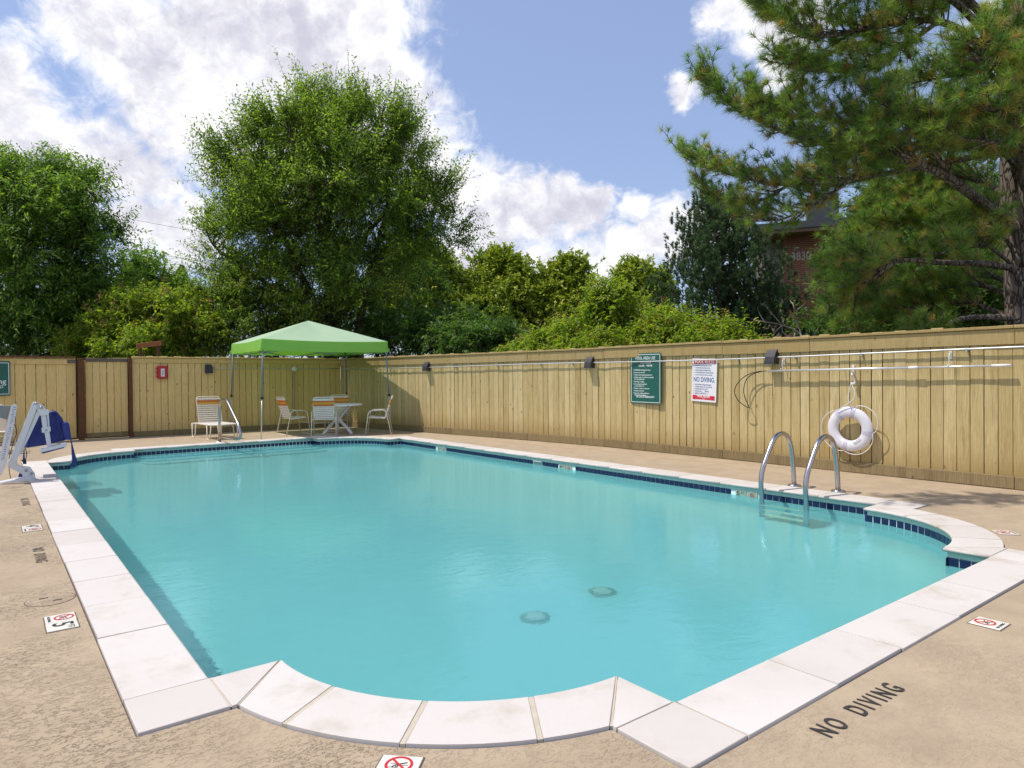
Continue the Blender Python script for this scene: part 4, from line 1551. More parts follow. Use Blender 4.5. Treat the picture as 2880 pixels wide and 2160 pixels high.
for q in range(4):
    Q = Matrix.Rotation(R(90 * q), 3, 'Z')
    a, b_ = -h + 0.07, h - 0.07
    for half in (0, 1):
        x0, x1 = (a, 0) if half == 0 else (0, b_)
        for (za, zc_) in ((zt, zb), (zb, zt)):
            MB().tube([Q @ Vector((x0, -h + 0.07, za)), Q @ Vector((x1, -h + 0.07, zc_))], 0.011, 4).build('truss_bar', 'leg_grey', cn)
    dg = Q @ Vector((-h + 0.07, -h + 0.07, zt - 0.02))
    MB().tube([dg, Vector((0, 0, 2.32))], 0.011, 4).build('truss_bar', 'leg_grey', cn)
    MB().tube([dg.lerp(Vector((0, 0, 2.3)), 0.45), Vector((0, 0, 2.72))], 0.010, 4).build('truss_bar', 'leg_grey', cn)

# ------------------------------------------------------------------ patio furniture


def strap_run(mb_dict, parent, pts_fn, cols, wd, th=0.006):
    pass


def patio_chair(label):
    t = empty('patio_chair', (0, 0, 0), label=label, cat='chair', group='strap chairs around the patio table')
    r = 0.0125
    for sx in (-1, 1):
        x = sx * 0.285
        P = bend_path([(x, 0.30, 0.012), (x, 0.215, 0.60), (x, -0.20, 0.615), (x * 1.0, -0.33, 0.012)], 0.10, 6)
        MB().tube(P, r, 10).build('side_frame', 'cream', t)
    P = bend_path([(-0.285, 0.30, 0.012), (0.285, 0.30, 0.012)], 0.03)
    MB().tube([(-0.285, -0.33, 0.013), (0.285, -0.33, 0.013)], r, 10).build('floor_bar', 'cream', t)
    MB().tube([(-0.285, 0.30, 0.013), (0.285, 0.30, 0.013)], r, 10).build('floor_bar', 'cream', t)
    MB().tube([(-0.285, 0.262, 0.30), (0.285, 0.262, 0.30)], r * 0.8, 8).build('cross_bar', 'cream', t)
    # seat and back in one bent tube each side
    seat = bend_path([(-0.245, -0.19, 0.93 * 0 + 0.40), (-0.245, 0.25, 0.43), (0.245, 0.25, 0.43), (0.245, -0.19, 0.40)], 0.05, 5)
    MB().tube(seat, r, 10).build('seat_frame', 'cream', t)
    MB().tube([(-0.285, -0.13, 0.405), (0.285, -0.13, 0.405)], r * 0.9, 8).build('cross_bar', 'cream', t)
    back = bend_path([(-0.235, -0.17, 0.39), (-0.235, -0.36, 0.95), (0.235, -0.36, 0.95), (0.235, -0.17, 0.39)], 0.07, 6)
    MB().tube(back, r, 10).build('back_frame', 'cream', t)
    cols = ['strap_white', 'strap_orange', 'strap_yellow', 'strap_orange'] + ['strap_white'] * 7
    for i, c in enumerate(cols):
        f = 0.90 - i * 0.078
        y, z = -0.17 - 0.19 * f, 0.39 + 0.56 * f
        w2 = 0.25 if i else 0.22
        d = Matrix.Rotation(R(-18.7), 3, 'X')
        wd = 0.05 if i < 4 else 0.034
        MB().cbox((0, y, z), (w2 * 2, 0.030, wd), 0.007, M=d.inverted()).build('back_strap', c, t)
    for i in range(9):
        y = 0.235 - i * 0.049
        c = 'strap_orange' if i == 0 else 'strap_white'
        MB().cbox((0, y, 0.425 + 0.03 * (y - 0.0) / 0.4), (0.515, 0.038, 0.028), 0.007).build('seat_strap', c, t)
    return t


def put(o, x, y, heading):
    """heading: direction the chair faces, degrees anticlockwise from the view direction there"""
    base = math.atan2(-0.397, 0.918)
    o.location = (x, y, DZ)
    o.rotation_euler = (0, 0, base + R(heading))


TX, TY = 7.05, 16.45
ch = patio_chair('orange and white strap chair with its back to the camera, in front of the table')
put(ch, 6.55, 16.05, -4)
for (x, y, hd, lab) in ((6.13, 17.0, -62, 'strap chair on the left side of the patio table, facing right'), (7.78, 15.62, 82, 'strap chair seen edge-on at the right end of the patio table'), (7.42, 17.30, 172, 'strap chair behind the patio table, only its striped back showing')):
    c = copy_tree(ch)
    c['label'] = lab
    put(c, x, y, hd)
tb = empty('patio_table', (TX, TY, DZ), math.atan2(-0.397, 0.918), label='round white plastic patio table under the green canopy', cat='table')
MB().lathe([(0.0, 0.76), (0.60, 0.755), (0.625, 0.745), (0.63, 0.72), (0.62, 0.715), (0.61, 0.735), (0.0, 0.735)], 40).build('tabletop', 'white_pl', tb)
for a in (40, 140, 220, 320):
    ca, sa = math.cos(R(a)), math.sin(R(a))
    pr = [(0.42, 0.735), (0.22, 0.55), (0.10, 0.40), (0.12, 0.30), (0.26, 0.18), (0.46, 0.0)]
    pts = smooth_path([(ca * r_, sa * r_, z_) for r_, z_ in pr], 4)
    MB().tube(pts, [0.035] * len(pts), 8).build('leg', 'white_pl', tb)
MB().tube([(0, 0, 0.26), (0, 0, 0.50)], 0.10, 12).build('leg_hub', 'white_pl', tb)
MB().tube([(0, 0, 0.0), (0, 0, 0.3)], 0.035, 10).build('centre_post', 'white_pl', tb)

# chaise
cl = empty('lounge_chair', (4.30, 17.72, DZ), math.atan2(-0.397, 0.918) + R(28), label='cream strap lounge chair with raised orange striped back before the back fence', cat='lounge chair')
# local: x across, -y towards the foot end
for sx in (-1, 1):
    x = sx * 0.30
    MB().tube([(x, 0.30, 0.335), (x, -1.05, 0.345)], 0.0135, 10).build('side_rail', 'cream', cl)
    for y0 in (0.18, -0.88):
        P = bend_path([(x, y0 + 0.17, 0.34), (x * 1.04, y0 + 0.12, 0.012), (x * 1.04, y0 - 0.06, 0.012), (x, y0 - 0.12, 0.34)], 0.05, 5)
        MB().tube(P, 0.0125, 9).build('leg', 'cream', cl)
MB().tube([(-0.30, -1.05, 0.345), (0.30, -1.05, 0.345)], 0.0135, 10).build('end_rail', 'cream', cl)
MB().tube([(-0.30, 0.30, 0.335), (0.30, 0.30, 0.335)], 0.0135, 10).build('end_rail', 'cream', cl)
back = bend_path([(-0.265, -0.08, 0.345), (-0.275, 0.12, 0.98), (0.275, 0.12, 0.98), (0.265, -0.08, 0.345)], 0.08, 6)
MB().tube(back, 0.0135, 10).build('back_frame', 'cream', cl)
for i in range(12):
    z = 0.925 - i * 0.05 if i else 0.925
    c = {0: 'strap_white', 1: 'strap_orange', 2: 'strap_yellow'}.get(i, 'strap_white')
    f = (z - 0.345) / 0.635
    M_ = Matrix.Rotation(R(-17), 3, 'X')
    MB().cbox((0, -0.08 + 0.20 * f, z), (0.565, 0.03, 0.042 if i < 3 else 0.031), 0.007, M=M_.inverted()).build('back_strap', c, cl)
for i in range(22):
    y = -0.12 - i * 0.043
    MB().cbox((0, y, 0.347), (0.62, 0.034, 0.03), 0.007).build('seat_strap', 'strap_white', cl)

# chair behind the lift, cut by the frame
c = copy_tree(ch)
c['label'] = 'strap chair at the left edge of the photo behind the pool lift'
c['group'] = 'strap chairs around the patio table'
c.location = (0.10, 16.85, DZ)
c.rotation_euler = (0, 0, R(-12))

# ------------------------------------------------------------------ pool lift (local: x to the right of the view, y away, z up)
LD = 9.66
lift = empty('pool_lift', (0, 0, 0), label='white pool lift with a hanging blue seat at the left edge of the pool', cat='pool lift')
org = wp(75, 1069, LD)
org = Vector((org.x, org.y, 0))
fx = org.normalized()
rx = Vector((fx.y, -fx.x, 0))
LM = Matrix((rx, fx, Vector((0, 0, 1)))).transposed().to_4x4()
LM.translation = (org.x, org.y, 0)
lift.matrix_world = LM
PXX, PXM = 1 / 243.0, LD / 1918.5


def lp_(zx, zy, dy=0.0):
    """from the enlarged crop of the lift (4.146 per pixel) to metres in the lift's plane"""
    px, py = zx / 4.146, 980 + zy / 4.146
    return Vector(((px - 75) * PXX, dy, 1.4 + (1069 - py) * PXM))


def plate(pts, y0, y1, name, m):
    mb = MB()
    n = len(pts)
    a = [lp_(x, y) for x, y in pts]
    mb.add([(p.x, y0, p.z) for p in a] + [(p.x, y1, p.z) for p in a], [tuple(range(n)), tuple(range(n, 2 * n))[::-1]] + [(i, i + n, (i + 1) % n + n, (i + 1) % n) for i in range(n)])
    o = mb.build(name, m, lift)
    bm_ = bmesh.new()
    bm_.from_mesh(o.data)
    bmesh.ops.recalc_face_normals(bm_, faces=bm_.faces)
    bmesh.ops.bevel(bm_, geom=[e for e in bm_.edges if e.calc_face_angle(0) > 0.5], offset=0.006, segments=2, affect='EDGES')
    bm_.to_mesh(o.data)
    bm_.free()
    return o


# base rail and foot bracket
plate([(-160, 1545), (330, 1480), (350, 1515), (400, 1520), (395, 1548), (-160, 1590)], -0.11, 0.11, 'base', 'lift_white')
plate([(75, 1350), (200, 1425), (270, 1480), (290, 1530), (395, 1515), (390, 1460), (330, 1375), (215, 1360), (180, 1330), (195, 1250), (120, 1240), (80, 1290)], -0.05, 0.05, 'bracket', 'lift_white')
plate([(190, 1495), (215, 1435), (250, 1440), (240, 1500)], 0.06, 0.16, 'base_block', 'blue_seat')
# main mast
plate([(95, 1290), (375, 625), (400, 615), (435, 625), (440, 655), (190, 1270), (170, 1320), (110, 1330)], -0.075, 0.075, 'mast', 'lift_white')
plate([(300, 1005), (425, 715), (475, 735), (330, 1030), (215, 1235), (185, 1265)], -0.045, 0.045, 'parallel_link', 'lift_white')
# second arm with lettering and grey housing
plate([(-60, 1420), (130, 655), (175, 630), (200, 665), (60, 1330), (0, 1440)], -0.20, -0.12, 'actuator_arm', 'lift_white')
plate([(-160, 640), (130, 655), (100, 740), (80, 810), (-40, 770), (-160, 760)], -0.17, 0.05, 'control_housing', 'lift_grey')
# head
plate([(420, 690), (450, 650), (500, 650), (520, 700), (568, 722), (566, 775), (470, 785), (440, 750)], -0.06, 0.06, 'head', 'lift_white')
plate([(470, 650), (500, 640), (522, 662), (505, 668)], -0.03, 0.03, 'cap', 'black')
plate([(470, 780), (535, 780), (545, 920), (570, 985), (595, 1175), (545, 1188), (510, 985), (485, 900)], -0.035, 0.035, 'seat_post', 'lift_white')
plate([(540, 770), (566, 770), (572, 920), (552, 920)], -0.02, 0.02, 'seat_link', 'lift_white')
plate([(475, 925), (525, 915), (582, 915), (584, 972), (520, 980), (480, 985)], -0.055, 0.055, 'clamp', 'lift_white')
for x, y, r_ in ((416, 636, 0.016), (475, 685, 0.019), (288, 1408, 0.018), (347, 1450, 0.018), (530, 955, 0.012)):
    p = lp_(x, y)
    MB().lathe([(0.0, 0.012), (r_, 0.009), (r_, 0.0)], 14, loc=(p.x, -0.078 if y < 700 else -0.056, p.z), M=Matrix.Rotation(R(90), 3, 'X')).build('bolt', 'steel', lift)
# seat shell: curved bucket with back and arm rests
st = MB()
sp = [(300, 1170, 0.0), (275, 1120, 0.0)]
n1, n2 = 14, 10
left = [(275, 1165), (285, 1100), (330, 1020), (400, 880), (450, 790), (500, 760)]
right = [(800, 1085), (795, 1000), (735, 905), (720, 850), (700, 780), (640, 728)]
L_ = smooth_path([lp_(x, y) for x, y in left], 3)
R_ = smooth_path([lp_(x, y) for x, y in right], 3)
rows = len(L_)
cols_ = 14
vs = []
for i in range(rows):
    for j in range(cols_ + 1):
        f = j / cols_
        p = L_[i].lerp(R_[i], f)
        g_ = i / (rows - 1)
        y_ = 0.10 + 0.30 * (1 - (2 * f - 1) ** 4) * 0.25 + 0.05 * math.sin(g_ * math.pi)
        if j in (0, cols_):
            y_ += 0.16 * (1 - g_)
        p2 = Vector((p.x, y_, p.z - 0.018 * math.sin(f * math.pi) * (1 - g_)))
        vs.append(p2)
st.add(vs, [(i * (cols_ + 1) + j, i * (cols_ + 1) + j + 1, (i + 1) * (cols_ + 1) + j + 1, (i + 1) * (cols_ + 1) + j) for i in range(rows - 1) for j in range(cols_)], True)
seat = st.build('seat_back', 'blue_seat', lift)
md_ = seat.modifiers.new('thickness', 'SOLIDIFY')
md_.thickness = 0.03
md_.offset = 1
# seat pan and arm rests
pan = MB()
pa = [lp_(290, 1165), lp_(800, 1060)]
vs = []
for i in range(9):
    for j in range(13):
        f = j / 12
        p = pa[0].lerp(pa[1], f)
        vs.append((p.x, 0.16 + 0.44 * i / 8, p.z + 0.02 + 0.05 * (2 * f - 1) ** 4 - 0.02 * math.sin(i / 8 * math.pi) * math.sin(f * math.pi)))
pan.add(vs, [(i * 13 + j, i * 13 + j + 1, (i + 1) * 13 + j + 1, (i + 1) * 13 + j) for i in range(8) for j in range(12)], True)
po = pan.build('seat_pan', 'blue_seat', lift)
m2 = po.modifiers.new('thickness', 'SOLIDIFY')
m2.thickness = 0.03
plate([(722, 890), (795, 872), (815, 900), (840, 1090), (770, 1085), (735, 1000)], 0.02, 0.40, 'arm_rest', 'blue_seat')
plate([(300, 1040), (345, 985), (350, 1080), (300, 1160)], 0.16, 0.40, 'arm_rest', 'blue_seat')
# foot plate under the seat
plate([(455, 1165), (770, 1115), (775, 1150), (745, 1160), (480, 1215), (462, 1205)], -0.14, 0.12, 'seat_base', 'lift_white')
plate([(462, 1208), (745, 1158), (745, 1168), (482, 1222)], -0.15, 0.13, 'seat_base_edge', 'blue_seat')


def ribbon(pts, wd, name, m, y):
    a = [lp_(x, z) for x, z in pts]
    mb = MB()
    for p, q, w1, w2 in zip(a[:-1], a[1:], wd[:-1], wd[1:]):
        mb.add([(p.x - w1, y, p.z), (p.x + w1, y, p.z), (q.x + w2, y, q.z), (q.x - w2, y, q.z), (p.x - w1, y + .012, p.z), (p.x + w1, y + .012, p.z), (q.x + w2, y + .012, q.z), (q.x - w2, y + .012, q.z)],
               [(0, 3, 2, 1), (4, 5, 6, 7), (0, 1, 5, 4), (1, 2, 6, 5), (2, 3, 7, 6), (3, 0, 4, 7)])
    return mb.build(name, m, lift)


ribbon([(828, 1040), (845, 1140), (862, 1260), (878, 1350), (862, 1425)], [0.006, 0.008, 0.02, 0.032, 0.028], 'strap', 'blue_seat', 0.14)
ribbon([(268, 1160), (262, 1280), (272, 1355)], [0.004, 0.012, 0.022], 'strap', 'blue_seat', 0.18)
ribbon([(232, 1300), (262, 1318), (275, 1345)], [0.01, 0.02, 0.02], 'buckle', 'black', 0.16)
MB().tube(smooth_path([lp_(283, 1165, .2), lp_(296, 1245, .2), lp_(284, 1300, .2), lp_(288, 1345, .2)], 4), 0.006, 6).build('cable', 'black', lift)
MB().tube(smooth_path([lp_(150, 855, .0), lp_(185, 960, .05), lp_(140, 1100, .05), lp_(95, 1260, 0), lp_(95, 1400, -.06), lp_(110, 1490, -.06)], 4), 0.005, 6).build('cable', 'black', lift)
Mt = Matrix(((1, 0, 0, 0), (0, 0, -1, 0), (0, 1, 0, 0), (0, 0, 0, 1)))
pt = lp_(105, 935)
rm = random.Random(4)
mk = MB()
x_ = -0.42
while x_ < 0.42:
    w_ = rm.uniform(0.010, 0.022)
    if rm.random() > 0.14:
        mk.box((x_, rm.uniform(-.004, .004), 0), (w_ * 0.35, rm.uniform(0.026, 0.046), 0.0008), M=Matrix.Rotation(rm.uniform(-.5, .5), 3, 'Z'))
        mk.box((x_ + w_ * .4, rm.uniform(-.016, .016), 0), (w_ * 0.8, 0.005, 0.0008))
    x_ += w_ + 0.012
mo = mk.build('faded_marking', 'print_grey', lift)
mo['kind'] = 'stuff'
mo.matrix_local = Matrix.Translation((pt.x, -0.2015, pt.z)) @ Mt @ Matrix.Rotation(math.atan2(760 * PXM, 190 * PXX), 4, 'Z')
# ------------------------------------------------------------------ vegetation


def unit(a):
    return a / np.maximum(np.linalg.norm(a, axis=1, keepdims=True), 1e-9)


def leaf_mesh(name, P, D, Nn, size, aspect, vary, mat, parent):
    """one folded leaf (two triangles) per row: base P, direction D, face normal Nn"""
    n = len(P)
    D = unit(D)
    S = unit(np.cross(D, Nn))
    U = np.cross(S, D)
    L = size[:, None]
    W = (size * aspect)[:, None] * 0.5
    a = P
    b = P + D * L * 0.45 + S * W + U * W * 0.45
    c = P + D * L
    d = P + D * L * 0.45 - S * W + U * W * 0.45
    V = np.stack([a, b, c, d], 1).reshape(-1, 3)
    k = np.arange(n, dtype=np.int32)[:, None] * 4
    F = np.stack([k + np.array([0, 1, 2]), k + np.array([0, 2, 3])], 1).reshape(-1, 3)
    return fast_mesh(name, V, F, mat, parent, np.repeat(vary, 4))


def shell_points(n, rad, rg, inner=0.35, top_bias=0.0):
    """points in a unit-ball shell scaled by rad"""
    d = unit(rg.normal(size=(n, 3)))
    d[:, 2] += top_bias
    d = unit(d)
    r = (inner ** 3 + (1 - inner ** 3) * rg.random(n)) ** (1 / 3.0)
    return d * r[:, None] * np.array(rad), d


def crown(root, lobes, n_leaf, leaf, aspect, mat, rg, clump=0.45, twig=0.55, per=9, droop=0.0, spread=0.5, up=0.35, trunk=None, bark='bark', br_r=0.03, name='crown', seeds=None, inner=0.45, tpc=16):
    """lobes: (x, y, z, rx, ry, rz, weight). leaves sit on twigs, twigs in clumps, clumps in lobes"""
    wts = np.array([l[6] for l in lobes], float)
    wts /= wts.sum()
    n_tw = n_leaf // per
    n_cl = max(6, n_tw // tpc)
    li = rg.choice(len(lobes), n_cl, p=wts)
    C = np.array([l[:3] for l in lobes])[li]
    Rr = np.array([l[3:6] for l in lobes])[li]
    off, dr = shell_points(n_cl, (1, 1, 1), rg, inner, 0.12)
    cc = C + off * Rr
    out = unit(off / Rr * 1.0)
    # twigs round each clump
    ti = rg.integers(0, n_cl, n_tw)
    csz = clump * (0.45 + 1.1 * rg.random(n_cl))
    ts = cc[ti] + rg.normal(size=(n_tw, 3)) * (csz[ti, None] * 0.5)
    td = unit(out[ti] * 0.9 + np.array([0, 0, up]) + rg.normal(size=(n_tw, 3)) * spread)
    tl = twig * (0.5 + rg.random(n_tw))
    k = np.tile(np.arange(per), n_tw)
    f = (k + 0.6) / per
    T = np.repeat(np.arange(n_tw), per)
    P = ts[T] + td[T] * (tl[T] * f)[:, None] + np.array([0, 0, -1.0]) * (droop * (tl[T] * f) ** 2)[:, None]
    side = unit(np.cross(td, rg.normal(size=(n_tw, 3))))
    sg = np.where(k % 2 == 0, 1.0, -1.0)[:, None]
    D = td[T] * 0.55 + side[T] * sg * 0.8 + rg.normal(size=(len(T), 3)) * 0.25 + np.array([0, 0, -0.1 - droop])
    Nn = unit(np.array([0, 0, 1.0]) + rg.normal(size=(len(T), 3)) * 0.45)
    size = leaf * (0.65 + 0.6 * rg.random(len(T)))
    cv = rg.random(n_cl)
    vary = np.clip(0.25 + 0.35 * cv[ti][T] + 0.25 * f + 0.28 * rg.normal(size=len(T)), 0, 1)
    leaf_mesh(name, P, D, Nn, size, aspect, vary, mat, root)
    # every twig is a thin three-sided shoot
    e1 = unit(np.cross(td, rg.normal(size=(n_tw, 3))))
    e2 = np.cross(td, e1)
    tip = ts + td * tl[:, None] + np.array([0, 0, -1.0]) * (droop * tl ** 2)[:, None]
    w0, w1 = 0.007, 0.002
    ring = [(1.0, 0.0), (-0.5, 0.866), (-0.5, -0.866)]
    V = np.stack([ts + e1 * a * w0 + e2 * b_ * w0 for a, b_ in ring] + [tip + e1 * a * w1 + e2 * b_ * w1 for a, b_ in ring], 1).reshape(-1, 3)
    kk = np.arange(n_tw, dtype=np.int32)[:, None] * 6
    F = np.stack([kk + np.array(q) for q in ((0, 1, 4, 3), (1, 2, 5, 4), (2, 0, 3, 5))], 1).reshape(-1, 4)
    tag(fast_mesh('twigs', V, F, bark, root), kind='stuff')
    # twig wood
    m = MB()
    if trunk is not None:
        src = [Vector(p) for p in trunk]
        order = rg.permutation(n_cl)[:min(n_cl, 230)]
        for i in order:
            c = Vector(cc[i])
            # leave the nearest lower point of the skeleton
            best = min(src, key=lambda q: (q - c).length + max(0, q.z - c.z + 0.4) * 3)
            mid = best.lerp(c, 0.5) + Vector((0, 0, 0.10 * (c - best).length))
            m.tube(smooth_path([best, mid, c], 3), [br_r * x for x in (1, 0.85, 0.7, 0.55, 0.42, 0.3, 0.2)], 4, caps=False)
        tag(m.build('branch', bark, root), kind='stuff')
    if seeds is not None:
        ns, ssz, smat = seeds
        pick = rg.choice(n_tw, ns)
        sp_ = ts[pick] + td[pick] * tl[pick][:, None] * 1.05
        kk = 14
        T2 = np.repeat(np.arange(ns), kk)
        PP = sp_[T2] + rg.normal(size=(len(T2), 3)) * ssz * 0.45
        leaf_mesh('seed_head', PP, rg.normal(size=(len(T2), 3)), unit(rg.normal(size=(len(T2), 3))), np.full(len(T2), ssz * 0.55), 0.7, rg.random(len(T2)), smat, root)


def limbs(root, paths, mat='bark', name='limb'):
    """paths: list of (points, r0, r1); returns skeleton points"""
    out = []
    for pts, r0, r1 in paths:
        P = smooth_path(pts, 5)
        n = len(P)
        P = [p + Vector((random.gauss(0, 1), random.gauss(0, 1), 0)) * r0 * 0.10 for p in P]
        MB().tube(P, [r0 + (r1 - r0) * i / (n - 1) for i in range(n)], 12 if r0 > 0.08 else 8).build(name, mat, root)
        name = 'limb'
        out += P
    return out


def W3(px, py, d):
    return np.array(wp(px, py, d))


def lobe(px, py, d, rpx, rpy, w, rd=None):
    s = d / 1918.5
    c = wp(px, py, d)
    return (c.x, c.y, c.z, rpx * s, (rd if rd else rpx * s), rpy * s, w)


# -- big elm behind the canopy
rg1 = np.random.default_rng(11)
elm = empty('elm_tree', wp(935, 1100, 22.0) * 1.0, label='tall broad green tree with a wide rounded crown behind the canopy', cat='tree')
EL = elm.location.copy()
elm.location = (0, 0, 0)
D0 = 22.0
tr = [wp(925, 1110, D0), wp(930, 950, D0), wp(925, 820, D0), wp(915, 700, D0), wp(930, 560, D0), wp(950, 400, D0), wp(945, 260, D0)]
sk = limbs(elm, [(tr, 0.24, 0.035),
                 ([wp(1010, 1110, D0), wp(1010, 950, D0), wp(1035, 780, D0), wp(1080, 620, D0), wp(1110, 450, D0)], 0.17, 0.03),
                 ([tr[1], wp(860, 800, 21.6), wp(780, 640, 21.2), wp(700, 500, 21), wp(660, 380, 21)], 0.12, 0.03),
                 ([tr[2], wp(1000, 700, 22.6), wp(1090, 600, 23), wp(1200, 560, 23), wp(1280, 600, 23)], 0.10, 0.025),
                 ([tr[1], wp(820, 850, 22), wp(700, 760, 22.2), wp(610, 700, 22.4), wp(575, 640, 22.4)], 0.09, 0.02),
                 ([tr[3], wp(880, 560, 20.5), wp(830, 420, 20), wp(800, 300, 20)], 0.09, 0.02),
                 ([tr[3], wp(990, 560, 21), wp(1050, 420, 20.6), wp(1080, 300, 20.6)], 0.09, 0.02),
                 ([tr[2], wp(930, 700, 23.5), wp(900, 560, 24.3), wp(900, 400, 24.4)], 0.09, 0.02)], name='trunk')
ell = [lobe(930, 300, D0, 110, 95, 1.2), lobe(830, 330, 21, 110, 80, 1.1), lobe(1060, 320, 21.5, 100, 85, 1.0), lobe(700, 400, 21.5, 105, 80, 1.1), lobe(1160, 400, 22, 90, 85, 1.0),
       lobe(930, 450, 20.5, 150, 110, 1.5), lobe(650, 520, 22, 85, 85, .9), lobe(780, 530, 21, 120, 110, 1.4), lobe(1080, 530, 21.5, 130, 110, 1.4), lobe(1210, 550, 22, 75, 90, .9),
       lobe(640, 660, 22.2, 75, 70, .7), lobe(760, 690, 21.5, 110, 90, 1.0), lobe(930, 650, 22, 140, 110, 1.2), lobe(1130, 660, 22, 130, 75, 1.1), lobe(1260, 640, 22.4, 60, 60, .55),
       lobe(610, 760, 22.5, 60, 45, .4), lobe(720, 800, 22, 90, 50, .6), lobe(930, 470, 24.5, 200, 160, 1.1), lobe(930, 800, 22.5, 170, 60, .9), lobe(935, 245, D0, 50, 30, .2), lobe(880, 770, 21.3, 110, 80, .9), lobe(1020, 780, 21.5, 120, 80, .9), lobe(930, 860, 21.5, 140, 60, .8), lobe(760, 600, 21, 110, 90, .6), lobe(1150, 600, 21.3, 100, 80, .5)]
ell = [(l[0], l[1], l[2] - 0.25, l[3] * 0.86, l[4] * 0.86, l[5] * 0.86, l[6]) for l in ell]
ell = [tuple(np.array(wp(935, 600, 22)) + (np.array(l[:3]) - np.array(wp(935, 600, 22))) * np.array((0.95, 0.95, 0.86))) + tuple(l[3:]) for l in ell]
crown(elm, ell, 142000, 0.120, 0.40, 'elm_leaf', rg1, tpc=20, clump=0.36, twig=0.82, per=14, spread=0.38, up=0.6, trunk=sk, br_r=0.026, inner=0.62)

# -- tree at the left edge
rg2 = np.random.default_rng(12)
lt_ = empty('ash_tree', label='dark green tree with drooping sprays at the left edge behind the fence', cat='tree')
tr = [wp(60, 1130, 22), wp(70, 900, 22), wp(90, 720, 22), wp(110, 560, 22), wp(130, 460, 22)]
sk = limbs(lt_, [(tr, 0.22, 0.04), ([tr[1], wp(170, 760, 21.5), wp(230, 640, 21.5), wp(270, 560, 21.5)], 0.1, 0.02), ([tr[1], wp(0, 740, 22), wp(-60, 620, 22), wp(-90, 520, 22)], 0.1, 0.02), ([tr[2], wp(60, 560, 20.5), wp(20, 470, 20)], 0.08, 0.02)], name='trunk')
crown(lt_, [lobe(120, 530, 22, 60, 50, .8), lobe(30, 530, 21.5, 60, 50, .8), lobe(-70, 560, 22, 100, 110, 1), lobe(190, 530, 22, 60, 60, .6), lobe(80, 600, 21, 120, 90, 1.4), lobe(240, 570, 21.5, 60, 60, .6), lobe(260, 660, 21.5, 75, 70, .8),
            lobe(150, 720, 21, 120, 90, 1.3), lobe(20, 740, 21, 110, 100, 1.3), lobe(290, 760, 21.5, 60, 70, .6), lobe(100, 860, 21.5, 150, 90, 1.3), lobe(260, 860, 22, 90, 80, .8), lobe(60, 970, 22, 160, 70, 1.1), lobe(240, 960, 22.5, 100, 60, .6), lobe(-100, 800, 22, 120, 160, 1)],
      90000, 0.15, 0.34, 'left_leaf', rg2, tpc=24, clump=0.45, twig=0.75, per=11, droop=0.28, spread=0.35, up=0.35, trunk=sk)

# -- golden seeded shrubs behind the back fence and the right fence
rg3 = np.random.default_rng(13)


def shrub(label, lobes, n, leaf, base, rg, seeds, mat='sumac_leaf', cat='shrub', grp=None, per=9, name='shrub'):
    t = empty(name, label=label, cat=cat, group=grp)
    stems = []
    for k, l in enumerate(lobes[:6]):
        c = Vector(l[:3])
        b_ = Vector((c.x * 0.3 + base[0] * 0.7, c.y * 0.3 + base[1] * 0.7, -0.05))
        stems += limbs(t, [([b_, b_.lerp(c, 0.5) + Vector((0, 0, .2)), c], 0.05, 0.015)], name='stem')
    crown(t, lobes, n, leaf, 0.36, mat, rg, clump=0.26, twig=0.27, per=per, droop=0.5, spread=0.55, up=0.4, trunk=stems, br_r=0.014, seeds=seeds)
    return t


b = wp(430, 1150, 20.6)
shrub('bright yellow-green shrub with rusty seed heads behind the back fence, left of the canopy', [lobe(400, 880, 20.5, 75, 60, 1), lobe(500, 890, 20.5, 80, 60, 1), lobe(330, 930, 20.5, 80, 50, .9), lobe(250, 980, 20.5, 65, 40, .7), lobe(420, 970, 20, 120, 50, 1.2), lobe(560, 940, 20.5, 80, 60, .9)],
      42000, 0.125, (b.x, b.y), rg3, (230, 0.10, 'seed'))
b = wp(640, 1150, 21.4)
shrub('darker yellow-green leafy shrub rising beside the canopy peak behind the back fence', [lobe(620, 850, 21.3, 80, 60, 1), lobe(700, 830, 21.5, 80, 55, 1), lobe(570, 900, 21.2, 60, 50, .7), lobe(660, 930, 21, 100, 60, 1), lobe(760, 880, 21.5, 70, 55, .7)],
      34000, 0.105, (b.x, b.y), rg3, (60, 0.08, 'seed'), mat='elm_leaf')
b = wp(1560, 1150, 16.4)
shrub('bright green shrub with rusty seed heads low along the right fence, left part', [lobe(1460, 1017, 16.8, 40, 21, .7), lobe(1540, 982, 16.4, 52, 27, 1), lobe(1620, 957, 16.2, 56, 31, 1.1), lobe(1600, 1007, 15.6, 72, 21, 1.1), lobe(1510, 1037, 16.2, 48, 15, .6)],
      32000, 0.125, (b.x + .3, b.y), rg3, (120, 0.075, 'seed'))
b = wp(1710, 1150, 15.9)
shrub('tall bright green shrub with a peaked crown behind the POOL AREA USE sign', [lobe(1715, 854, 15.5, 36, 34, 1), lobe(1680, 945, 15.5, 48, 27, .8), lobe(1760, 940, 15.5, 44, 27, .8), lobe(1710, 990, 15.0, 72, 24, 1.1), lobe(1660, 1010, 15.1, 48, 18, .6)],
      32000, 0.12, (b.x + .3, b.y), rg3, (110, 0.07, 'seed'))
b = wp(1920, 1150, 15.0)
shrub('bright green shrub with rusty seed heads above the POOL RULES sign', [lobe(1870, 922, 14.6, 48, 21, .9), lobe(1850, 967, 14.4, 64, 24, 1), lobe(1950, 962, 14.2, 64, 21, 1.1), lobe(2040, 967, 14.2, 48, 17, .8), lobe(1960, 992, 13.8, 96, 13, .9), lobe(2090, 992, 14.0, 32, 9, .3)],
      34000, 0.115, (b.x + .3, b.y), rg3, (150, 0.07, 'seed'))

